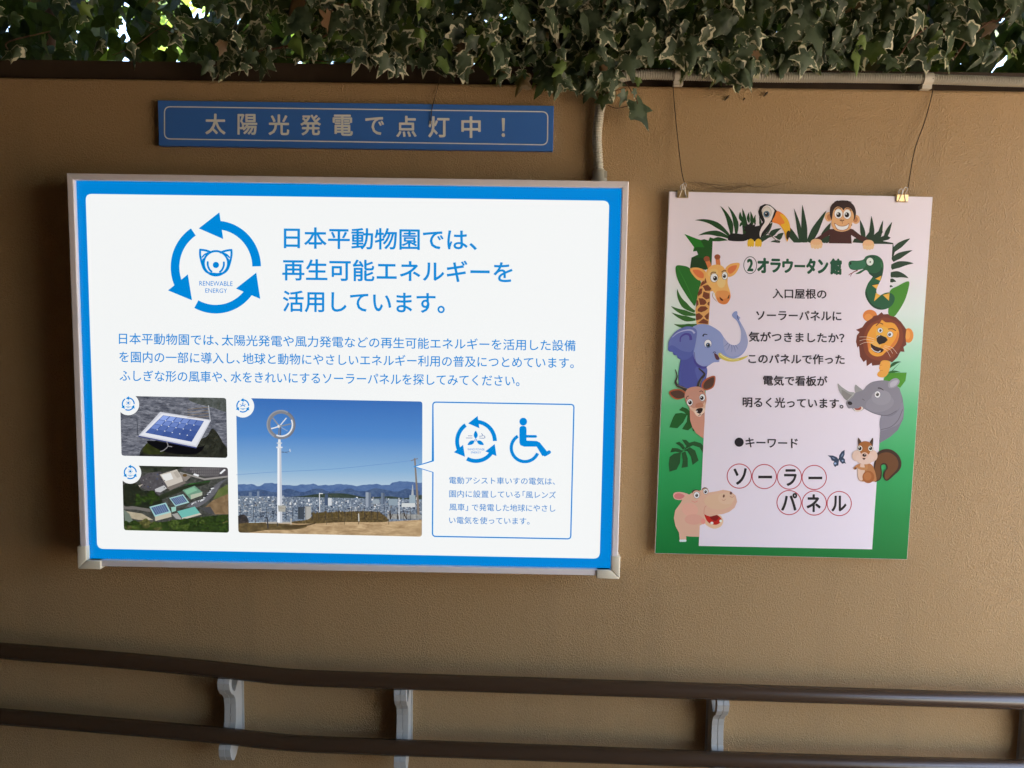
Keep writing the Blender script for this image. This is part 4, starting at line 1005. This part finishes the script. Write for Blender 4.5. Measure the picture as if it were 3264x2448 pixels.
a.ell(2355.7, 1409.3, 14.6, 14.6, (34, 30, 36)); a.text('キーワード', 2376, 1410, 2542.6, 1413, 31, DK, B)
a.build('lettering', board, post)
a = prt(F5, O2)
RED, GRY = (172, 54, 70), (138, 108, 118)
o6 = (2500-2064)/.2411
cs = [(1212, 487), (1543, 493), (1875, 500), (395+o6, 505), (1870, 837), (395+o6, 843), (725+o6, 850)]
for (x, y) in cs:
    a.arc(x, y, 166, 166, 12, 0, 360, RED, 60)
for ch, xa, xb, ya, yb in (('ソ', 1135, 1312, 382, 602), ('ー', 1463, 1645, 480, 518), ('ラ', 1803, 1972, 395, 618), ('ー', 317+o6, 500+o6, 493, 530), ('パ', 1765, 1978, 708, 945), ('ネ', 293+o6, 480+o6, 727, 963), ('ル', 620+o6, 820+o6, 745, 955)):
    a.text(ch, xa, (ya+yb)/2, xb, (ya+yb)/2, yb-ya, (36, 32, 34), .028)
a.build('keyword_lettering', board, post)

# ------------------------------------------------------------------ handrail
RY = -.066
hr = thing('handrail', 'double brown tubular handrail on grey wall brackets along the stucco wall', 'handrail', (0, 0, .72))
def railpath(pts):
    P_ = [px(x, y, RY) for x, y in pts]
    P_ = [tuple(p) for p in P_]
    a0, a1 = P_[0], P_[1]; k = (-2.4-a0[0])/(a1[0]-a0[0])
    Pa = tuple(a0[i]+(a1[i]-a0[i])*k for i in range(3))
    b0, b1 = P_[-2], P_[-1]; k = (8.5-b0[0])/(b1[0]-b0[0])
    return [Pa]+cr(P_, 10, False)+[tuple(b0[i]+(b1[i]-b0[i])*k for i in range(3))]
UPR = railpath([(0, 2074), (400, 2106), (700, 2135), (930, 2158), (1200, 2169), (1632, 2183), (2517, 2212), (3264, 2236)])
LOR = railpath([(0, 2284), (400, 2317), (700, 2344), (930, 2368), (1200, 2380), (1632, 2396), (2517, 2428), (3264, 2448)])
def zat(path, x):
    for p, q in zip(path, path[1:]):
        if p[0] <= x <= q[0]: return p[2]+(q[2]-p[2])*(x-p[0])/(q[0]-p[0])
for pth in (UPR, LOR):
    m_ = MB(); m_.tube(pth, .0188, RAIL, 28); m_.build('rail', hr, hr)
def bracket(xc):
    zu, zl = zat(UPR, xc), zat(LOR, xc)
    d = zu-zl
    m_ = MB()
    o = [(.030, -.012), (.052, -.0165), (.078, -.0150), (.084, -.024), (.081, -.040), (.070, -.055), (.055, -.066), (.046, -.078), (.042, -.095), (.042, -.112), (.045, -d+.022), (.052, -d+.014), (.052, -d-.0165), (.078, -d-.015), (.084, -d-.024), (.082, -d-.042), (.072, -d-.056), (.058, -d-.062),
         (.034, -d-.050), (.002, -d-.020), (.002, -.010), (.030, -.012)][:-1]
    # notches between the cups and the wall plate
    o = [(.064, -.0185), (.079, -.0150), (.0845, -.024), (.081, -.040), (.070, -.055), (.055, -.066), (.046, -.078), (.042, -.095), (.042, -.112), (.045, -d+.024), (.050, -d+.012), (.060, -d-.0178), (.079, -d-.015), (.0845, -d-.024), (.082, -d-.042), (.073, -d-.056), (.060, -d-.063), (.046, -d-.058),
         (.002, -d-.016), (.002, -.026), (.006, -.026), (.048, -.060), (.062, -.050), (.068, -.036), (.068, -.024)]
    for s_, w_ in ((-1, .0142), (1, .0142)):
        xa, xb = (xc-w_, xc-.0004) if s_ < 0 else (xc+.0004, xc+w_)
        n_ = len(o)
        vs = [(x, -p[0], zu+p[1]) for x in (xa, xb) for p in o]
        tr = tessellate_polygon([[Vector((p[0], p[1], 0)) for p in o]])
        m_.add(vs, [tuple(t) for t in tr]+[tuple(i+n_ for i in t)[::-1] for t in tr]+[(i, i+n_, (i+1) % n_+n_, (i+1) % n_) for i in range(n_)], BRACKET)
    m_.box(xc-.0005, xc+.0005, -.0405, -.01, zl+.03, zu-.09, SEAM)
    bo = m_.build('bracket', hr, hr)
    import bmesh as _bm
    q_ = _bm.new(); q_.from_mesh(bo.data); _bm.ops.recalc_face_normals(q_, faces=q_.faces); q_.to_mesh(bo.data); q_.free()
    md = bo.modifiers.new('bevel', 'BEVEL'); md.width = .0012; md.segments = 2; md.limit_method = 'ANGLE'; md.angle_limit = math.radians(40)
    b2 = MB(); b2.box(xc-.019, xc+.019, -.0035, -.0002, zl-.03, zu-.028, BRACKET); b2.build('wall_plate', hr, hr, bevel=.001)
for x in (713, 1275, 2306, 3354):
    bracket(px(x, 2240, -.083).x)

# ------------------------------------------------------------------ corrugated conduit
CY = -.0145
ct = thing('corrugated_conduit', 'beige corrugated conduit running along the wall top and down into the lit sign', 'conduit', (px(1915, 560, CY).x, 0, SZ+SH/2))
path = [tuple(px(x, y, CY)) for x, y in ((1910, 566), (1906, 500), (1903, 440), (1908, 380), (1918, 325), (1942, 275), (1985, 246), (2060, 238), (2165, 240), (2400, 246), (2700, 248), (2955, 252), (3264, 262))]
b0, b1 = path[-2], path[-1]
path += [tuple(b1[i]+(b1[i]-b0[i])*k for i in range(3)) for k in (2.0, 6.0)]
sm = cr(path, 14, False)
# resample into ridges
rid, acc, prev = [], 0, Vector(sm[0])
PIT = .0055
ev = [(0, 1.0)]
pts, rr = [], []
total = 0
seg = [(Vector(p), Vector(q)) for p, q in zip(sm, sm[1:])]
pos, nxt = 0, 0
for p, q in seg:
    ln = (q-p).length
    while nxt <= pos+ln:
        pts.append(p+(q-p)*((nxt-pos)/ln))
        ph = (len(pts)-1) % 4
        rr.append((.0072, .0110, .0113, .0110)[ph])
        nxt += PIT/4
    pos += ln
m_ = MB(); m_.tube(pts, rr, CONDUIT, 14); pipe = m_.build('pipe', ct, ct)
gx = px(1910, 566, CY).x; gz = z1
m_ = MB(); m_.tube([(gx, CY, gz+.0005), (gx, CY, gz+.018), (gx, CY, gz+.0182), (gx, CY, gz+.035), (gx, CY, gz+.0372)], [.0178, .0178, .0152, .0152, .0128], CONDUIT, 12); m_.box(gx+.010, gx+.0165, CY-.012, CY-.004, gz+.0185, gz+.033, CONDUIT)
m_.build('connector', ct, ct)
for x, y in ((2163, 240), (2955, 252)):
    p = px(x, y, CY)
    m_ = MB()
    n_ = 14
    vs = []
    for xx in (p.x-.0105, p.x+.0105):
        for r_ in (.0116, .0136):
            for k in range(n_+1):
                t = math.pi*(1.5-k/n_) if False else math.pi/2+math.pi*k/n_
                vs.append((xx, p.y+math.cos(t)*r_, p.z+math.sin(t)*r_))
    q_ = n_+1
    fs = []
    for k in range(n_):
        fs += [(q_+k, q_+k+1, 3*q_+k+1, 3*q_+k), (k, 2*q_+k, 2*q_+k+1, k+1), (k, k+1, q_+k+1, q_+k), (2*q_+k, 3*q_+k, 3*q_+k+1, 2*q_+k+1)]
    fs += [(0, q_, 3*q_, 2*q_), (n_, 2*q_+n_, 3*q_+n_, q_+n_)]
    m_.add(vs, fs, SADDLE)
    m_.box(p.x-.0105, p.x+.0105, p.y-.003, -.0003, p.z-.0215, p.z-.0117, SADDLE)
    m_.build('saddle_clip', ct, ct)

# ------------------------------------------------------------------ binder clips and the twine that holds the poster
TOPY = PYF
def binder(x, y, lean, label):
    c = px(x, y, TOPY)           # middle of the top edge of the poster under the clip
    t = thing('binder_clip', label, 'binder clip', c, 'binder clips on the poster top edge')
    m_ = MB()
    hw = .0127
    yb, yf = TOPY+.0095, TOPY-.0012
    ring_ = [(yf-.0006, -.0138), (yf-.0018, -.0128), (yf-.0014, -.0115), (TOPY-.0040, .0028), (TOPY+.0110, .0028), (yb+.0004, -.0125)]
    inner = [(yb-.0001, -.0125), (TOPY+.0100, .0020), (TOPY-.0032, .0020), (yf-.0006, -.0115)]
    prof_ = ring_+inner
    vs = [(c.x+s*hw, p[0], c.z+p[1]) for s in (-1, 1) for p in prof_]
    n_ = len(prof_)
    tr = tessellate_polygon([[Vector((p[0], p[1], 0)) for p in prof_]])
    m_.add(vs, [tuple(t_) for t_ in tr]+[tuple(i+n_ for i in t_)[::-1] for t_ in tr]+[(i, (i+1) % n_, (i+1) % n_+n_, i+n_) for i in range(n_)], CLIPM)
    body = m_.build('clip_body', t, t)
    import bmesh as _bm
    q_ = _bm.new(); q_.from_mesh(body.data); _bm.ops.recalc_face_normals(q_, faces=q_.faces); q_.to_mesh(body.data); q_.free()
    for yy, tip in ((yf-.0028, TOPY-.010), (yb+.0016, TOPY+.0130)):
        m_ = MB()
        pp = [(-.0085, -.0126, yy), (-.0048, -.002, yy-.0006), (-.0030, .006, (yy+tip)/2), (-.0036, .0125, tip), (-.0022, .0168, tip), (.0012, .0182, tip), (.0042, .0166, tip), (.0048, .0125, tip), (.0036, .006, (yy+tip)/2), (.0048, -.002, yy-.0006), (.0085, -.0126, yy)]
        m_.tube(cr([(c.x+u+lean*max(0, v)*.35, y_, c.z+v) for u, v, y_ in pp], 4, False), .00075, WIRE, 8)
        m_.build('wire_handle', t, t)
    return c
ca = binder(2176, 611.6, .15, 'dark brass binder clip on the poster top edge next to the lit sign')
cb_ = binder(2875, 625.2, .4, 'shiny gold binder clip on the poster right top corner')
RS = random.Random(11)
def twine(pts, rad, label, name='twine'):
    m_ = MB(); m_.tube(cr([tuple(p) for p in pts], 8, False), rad, STRING, 7)
    o = m_.build(name)
    return tag(o, label, 'string')
ya = TOPY-.009
twine([px(2145, 258, -.027), px(2147, 300, -.006), px(2158, 420, -.010), px(2172, 540, -.022), (ca.x+.002, ya-.0005, ca.z+.0165)], .0011, 'thin dark string from the conduit down to the dark brass clip')
twine([px(2974, 250, -.028), px(2975, 280, -.006), px(2950, 380, -.010), px(2915, 480, -.016), (cb_.x+.008, ya-.0005, cb_.z+.0165)], .0011, 'thin dark string slanting down to the shiny gold clip')
m_ = MB()
for k in range(5):
    x0_ = 2190+k*12; pts_ = []
    for i in range(7):
        t = i/6; pts_.append(px(x0_+(330-k*45)*t+RS.uniform(-8, 8), 578+RS.uniform(-9, 9)+26*t*(1-t)*2+k*3, -.004-.004*RS.random()))
    m_.tube(cr([tuple(p) for p in pts_], 5, False), .00035, FIBRE, 5)
tag(m_.build('loose_fibres'), 'wisps of loose brown fibre lying on the stucco above the poster', 'fibres')
twine([px(1402, 246, -.006), px(1392, 290, -.004), px(1378, 340, -.0145), px(1374, 372, -.0145), px(1371, 396, -.0145)], .0009, 'thin dark dry stem dangling over the blue strip sign', 'dry_stem')
m_ = MB()
for x, y, s_ in ((2318, 312, .006), (2442, 300, .0055), (2372, 316, .0025)):
    p = px(x, y, -.003); m_.tube([p+Vector((-s_, 0, -s_)), p+Vector((0, -.002, .001)), p+Vector((s_*.7, 0, s_))], [.0012, .0026, .0009], STRING, 6)
tag(m_.build('wall_debris'), 'small dark specks of dirt stuck on the wall just below the conduit', 'dirt', kind='stuff')

# ------------------------------------------------------------------ ivy above the wall
RI = random.Random(23)
HALF = [(.0, .06), (.14, -.10), (.30, -.10), (.40, .03), (.33, .20), (.52, .36), (.60, .50), (.36, .53), (.20, .60), (.15, .78), (.0, 1.06)]
HALF2 = [(.0, .05), (.16, -.09), (.31, -.03), (.33, .15), (.45, .30), (.40, .44), (.26, .56), (.19, .74), (.10, .92), (.05, 1.0), (.0, 1.06)]
OUTL2 = HALF2+[(-x, y) for x, y in HALF2[-2:0:-1]]
OUTL = HALF+[(-x, y) for x, y in HALF[-2:0:-1]]
PLAIN = [(0, 0), (.28, .12), (.40, .42), (.24, .76), (0, 1.05), (-.24, .76), (-.40, .42), (-.28, .12)]
class Leaves:
    def __init__(s): s.v, s.f, s.uv, s.n = [], [], [], 0
    def leaf(s, p, d, nrm, size, kind=OUTL, curl=.25, droop=.2, r=None):
        d = d.normalized(); nrm = (nrm-d*nrm.dot(d)).normalized(); e = d.cross(nrm)
        r = RI.random() if r is None else r
        b = len(s.v); n = len(kind)
        wob = [RI.uniform(.84, 1.16) for _ in range(n)]; asp = RI.uniform(.78, 1.12)
        def pt(x, y):
            x *= asp; z = -abs(x)*curl-droop*y*y+.12*math.sin(3*y+9*r)*x
            return p+(e*x+d*y+nrm*z)*size
        for (x, y), w_ in zip(kind, wob):
            s.v.append(pt(x*w_, .35+(y-.35)*w_))
        if kind is OUTL or kind is OUTL2:
            for (x, y), w_ in zip(kind, wob): s.v.append(pt(x*w_*.60, .33+(y-.33)*w_*.66))
            s.v.append(pt(0, .3))
            for i in range(n):
                j = (i+1) % n
                s.f.append((b+i, b+j, b+n+j, b+n+i)); s.uv += [(0, r), (0, r), (.4, r), (.4, r)]
                s.f.append((b+n+i, b+n+j, b+2*n)); s.uv += [(.4, r), (.4, r), (1, r)]
        else:
            s.f.append(tuple(range(b, b+n))); s.uv += [(0, r)]*n
    def build(s, name, m, parent, root):
        off = Vector(root.location)
        me = bpy.data.meshes.new(name)
        me.from_pydata([tuple(p-off) for p in s.v], [], s.f)
        u = me.uv_layers.new(name='leaf')
        u.data.foreach_set('uv', [c for q in s.uv for c in q])
        me.materials.append(m)
        me.polygons.foreach_set('use_smooth', [True]*len(me.polygons))
        me.update()
        o = bpy.data.objects.new(name, me); COL.objects.link(o); o.parent = parent
        return o
def leafmat(name, g0, g1, cream, varieg, trans):
    m = mat(name, g0, .5, .35 if varieg else .12)
    uv = N(m, 'ShaderNodeUVMap', uv_map='leaf').outputs[0]
    s = N(m, 'ShaderNodeSeparateXYZ'); L(m, uv, s.inputs[0])
    c = coords(m)
    n1 = noise(m, c, 75, 3, .6); n2 = noise(m, c, 45, 2, .5)
    gr = mixc(m, ramp(m, n2, [(.42, (0,)*3), (.52, (1,)*3)]), g0, g1)
    yel = mixc(m, ramp(m, s.outputs[1], [(.90, (0,)*3), (.93, (1,)*3)]), gr, tuple(v*k for v, k in zip(g1, (1.9, 2.1, .8))))
    col = yel
    if varieg:
        # margin width differs from leaf to leaf and wanders along the edge
        a = N(m, 'ShaderNodeMath', operation='MULTIPLY_ADD'); L(m, n1, a.inputs[0]); a.inputs[1].default_value = -1.5; L(m, s.outputs[0], a.inputs[2])
        b_ = N(m, 'ShaderNodeMath', operation='MULTIPLY_ADD'); L(m, s.outputs[1], b_.inputs[0]); b_.inputs[1].default_value = .42; L(m, a.outputs[0], b_.inputs[2])
        col = mixc(m, ramp(m, b_.outputs[0], [(.0, (1,)*3), (.07, (0,)*3)]) if False else ramp(m, N_add(m, b_.outputs[0], .52), [(.0, (1,)*3), (.05, (0,)*3)]), yel, cream)
    col = mixc(m, ramp(m, s.outputs[1], [(.018, (1,)*3), (.026, (0,)*3)]), col, (.15, .085, .04))
    L(m, col, bsdf(m).inputs['Base Color'])
    tr = N(m, 'ShaderNodeBsdfTranslucent'); L(m, mixc(m, .5, col, (.25, .40, .04)), tr.inputs[0])
    mx = N(m, 'ShaderNodeMixShader'); mx.inputs[0].default_value = trans
    L(m, bsdf(m).outputs[0], mx.inputs[1]); L(m, tr.outputs[0], mx.inputs[2])
    out = [n_ for n_ in m.node_tree.nodes if n_.type == 'OUTPUT_MATERIAL'][0]
    L(m, mx.outputs[0], out.inputs[0])
    return m
def N_add(m, a, v):
    n_ = N(m, 'ShaderNodeMath', operation='ADD'); L(m, a, n_.inputs[0]); n_.inputs[1].default_value = v
    return n_.outputs[0]
IVY = leafmat('variegated_ivy_leaf', (.030, .050, .026), (.075, .105, .058), (.54, .52, .34), True, .2)
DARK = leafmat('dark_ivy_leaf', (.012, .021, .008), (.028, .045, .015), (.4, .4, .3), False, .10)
STEM = simple_noisy('ivy_stem', (.10, .05, .03), (.16, .09, .05), 60, .7, .2)

iv = thing('variegated_ivy', 'cream edged variegated ivy hanging over the top of the stucco wall', 'ivy', (0, .03, WTOP+.05))
BOT = [(-700, 225), (0, 215), (300, 200), (560, 215), (640, 235), (700, 262), (780, 245), (880, 205), (980, 190), (1120, 200), (1240, 240), (1340, 232), (1450, 262), (1560, 258), (1650, 285), (1760, 300), (1850, 300), (1930, 305), (1990, 250), (2060, 205), (2150, 225), (2280, 262), (2360, 285), (2440, 240), (2560, 248), (2640, 225), (2800, 235), (2900, 215), (3264, 205), (4000, 210)]
DEN = [(-700, .10), (300, .12), (560, .25), (680, .75), (1000, .75), (1200, 1), (2700, 1), (2900, .5), (3264, .3), (4000, .4)]
def interp(tab, x):
    for (x0_, v0), (x1_, v1) in zip(tab, tab[1:]):
        if x0_ <= x <= x1_: return v0+(v1-v0)*(x-x0_)/(x1_-x0_)
    return tab[0][1] if x < tab[0][0] else tab[-1][1]
lv = Leaves()
def pick_dir(spread=.6):
    return Vector((RI.gauss(0, spread), RI.gauss(-.1, .25), -1))
n_put = 0
while n_put < 1050:
    X = RI.uniform(-600, 3900)
    if RI.random() > interp(DEN, X): continue
    # lower edge first: leaves get sparser the higher they hang, out of the picture
    lim = interp(BOT, X)
    up = RI.random()**1.25*560
    Y = lim-26-up
    yy = RI.uniform(-.085, .10) if up > 40 else RI.uniform(-.07, -.012)
    if 1120 < X < 2000 or 2200 < X < 2420: yy -= .02
    p = px(X, Y, yy)
    if p.z > RZ-.05: continue
    size = RI.choice([.024, .028, .033, .038, .044, .052, .062]) * RI.uniform(.85, 1.15)
    if up < 30: size *= .85
    if X < 560: size = min(size, .036)
    d = pick_dir(); nr = Vector((RI.gauss(.1, .75), -1, RI.gauss(.25, .6)))
    lv.leaf(p-d.normalized()*size*.4, d, nr, size, OUTL if RI.random() < .62 else OUTL2, RI.uniform(-.1, .9), RI.uniform(-.15, .7))
    n_put += 1
# a few large leaves where the photograph has them, and the shoot that hangs over the conduit
for X, Y, sz, dx in ((2052, 130, .085, .15), (2075, 165, .06, .1), (1940, 235, .085, .3), (2345, 110, .09, -.1), (2560, 60, .085, .2), (2570, 190, .06, -.15), (2605, 115, .062, .4), (1440, 90, .055, -.2), (2350, 255, .048, .1), (1760, 245, .055, -.1), (2010, 205, .06, .2), (2515, 110, .055, -.2), (1890, 70, .075, .05), (1420, 185, .06, .6), (1055, 75, .06, -.2), (960, 55, .06, .3)):
    d = Vector((dx, -.15, -1)); p = px(X, Y, -.075)
    lv.leaf(p-d.normalized()*sz*.4, d, Vector((RI.gauss(.1, .25), -1, .3)), sz, OUTL, .18, .15, RI.uniform(.3, .8))
lv.build('foliage', IVY, iv, iv)
sh = Leaves()
for X, Y, sz, d, nr, r in ((2032, 338, .066, (.55, -.1, -.85), (.2, -1, .35), .75), (1922, 312, .034, (-.1, 0, -1), (-.4, -1, .2), .6), (1992, 300, .032, (-.25, 0, -1), (.7, -1, 0), .9), (2024, 288, .02, (.1, 0, -1), (.5, -1, .2), .7), (1880, 285, .036, (-.5, 0, -.9), (-.3, -1, .1), .85), (1940, 245, .07, (.25, -.1, -1), (.1, -1, .45), .35), (1838, 275, .026, (.1, 0, -1), (0, -1, .2), .5), (2035, 253, .02, (0, 0, -1), (0, -1, .3), .92)):
    d = Vector(d); p = px(X, Y, -.06)
    sh.leaf(p-d.normalized()*sz*.2, d, Vector(nr), sz, OUTL, .22, .2, r)
so = sh.build('hanging_shoot', IVY, iv, iv)
m_ = MB()
for pts_ in (((1960, 240), (1945, 285), (1928, 300)), ((1928, 300), (1952, 290), (1975, 286), (1995, 282)), ((1995, 262), (2012, 290), (2026, 310), (2033, 332)), ((1938, 335), (1965, 345), (2000, 338), (2020, 334))):
    m_.tube(cr([tuple(px(x, y, -.056)) for x, y in pts_], 5, False), .0010, STEM, 6)
m_.build('stem', so, iv)
for k in range(22):
    X = RI.uniform(-500, 3800); z_ = RI.uniform(2.18, 2.3)
    p = px(X, 150, RI.uniform(-.02, .10)); p.z = z_
    pp = [p]
    for i in range(6): p = p+Vector((RI.gauss(.02, .06), RI.gauss(-.004, .012), RI.gauss(-.035, .04))); pp.append(p)
    pp = [q_ for q_ in pp if RZ-.01 > q_.z > WTOP+.05]
    if len(pp) > 2:
        m_ = MB(); m_.tube(cr([tuple(q_) for q_ in pp], 4, False), RI.uniform(.001, .0028), STEM, 6); m_.build('stem', iv, iv)
for pts_ in (((820, 165), (900, 150), (1000, 128), (1080, 95)), ((1480, 240), (1530, 190), (1560, 120)), ((2860, 190), (2900, 130), (2950, 90))):
    m_ = MB(); m_.tube(cr([tuple(px(x, y, -.04)) for x, y in pts_], 5, False), .0022, STEM, 6); m_.build('stem', iv, iv)

# the dark hedge the ivy climbs through
hg = thing('dark_hedge', 'dense dark green hedge with small gaps of daylight behind the variegated ivy', 'hedge', (0, .35, 0))
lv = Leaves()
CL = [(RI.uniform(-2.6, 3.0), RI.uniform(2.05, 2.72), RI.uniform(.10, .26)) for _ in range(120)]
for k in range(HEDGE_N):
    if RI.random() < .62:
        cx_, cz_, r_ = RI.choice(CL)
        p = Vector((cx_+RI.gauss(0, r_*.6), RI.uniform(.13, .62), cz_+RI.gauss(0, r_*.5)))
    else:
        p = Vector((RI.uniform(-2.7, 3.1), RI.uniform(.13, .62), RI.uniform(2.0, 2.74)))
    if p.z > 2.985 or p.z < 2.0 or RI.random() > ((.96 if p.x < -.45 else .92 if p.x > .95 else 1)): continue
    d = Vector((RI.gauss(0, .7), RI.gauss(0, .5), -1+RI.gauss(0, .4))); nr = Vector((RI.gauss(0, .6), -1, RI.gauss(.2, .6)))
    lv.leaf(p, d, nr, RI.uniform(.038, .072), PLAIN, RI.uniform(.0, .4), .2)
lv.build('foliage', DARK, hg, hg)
m_ = MB()
for k in range(9):
    x = -3+k*.85+RI.uniform(-.2, .2); m_.tube([(x, .4, 0), (x+.03, .38, 1.2), (x-.04, .36, 2.2), (x+.05, .4, 2.9)], [.03, .026, .02, .008], STEM, 8)
m_.build('trunk', hg, hg)

# sunlit trees beyond
SUNLEAF = leafmat('tree_leaf', (.05, .085, .02), (.08, .13, .03), (.4, .4, .3), False, .3)
def tree(x, y, h, r, label):
    t = thing('garden_tree', label, 'tree', (x, y, 0))
    m_ = MB(); m_.tube([(x, y, 0), (x+.05, y, h*.45), (x-.05, y, h*.8)], [.13, .10, .04], STEM, 10)
    for k in range(5):
        an = k*1.26; m_.tube([(x, y, h*.45+.1*k), (x+math.cos(an)*r*.7, y+math.sin(an)*r*.7, h*.6+.15*k)], [.05, .012], STEM, 7)
    m_.build('trunk', t, t)
    lv = Leaves()
    cl = [Vector((x+RI.gauss(0, r*.45), y+RI.gauss(0, r*.45), h*.68+RI.gauss(0, h*.17))) for _ in range(26)]
    for k in range(1500):
        c_ = RI.choice(cl); p = c_+Vector((RI.gauss(0, .2), RI.gauss(0, .2), RI.gauss(0, .16)))
        lv.leaf(p, Vector((RI.gauss(0, 1), RI.gauss(0, 1), RI.gauss(-.3, .6))), Vector((RI.gauss(0, 1), RI.gauss(0, 1), 1)), RI.uniform(.08, .14), PLAIN, .2, .2)
    lv.build('crown', SUNLEAF, t, t)
tree(-2.4, 4.2, 4.6, 1.3, 'sunlit leafy tree glimpsed through the hedge gaps at the left')
tree(2.9, 5.0, 4.8, 1.4, 'sunlit leafy tree glimpsed through the hedge gaps at the right')
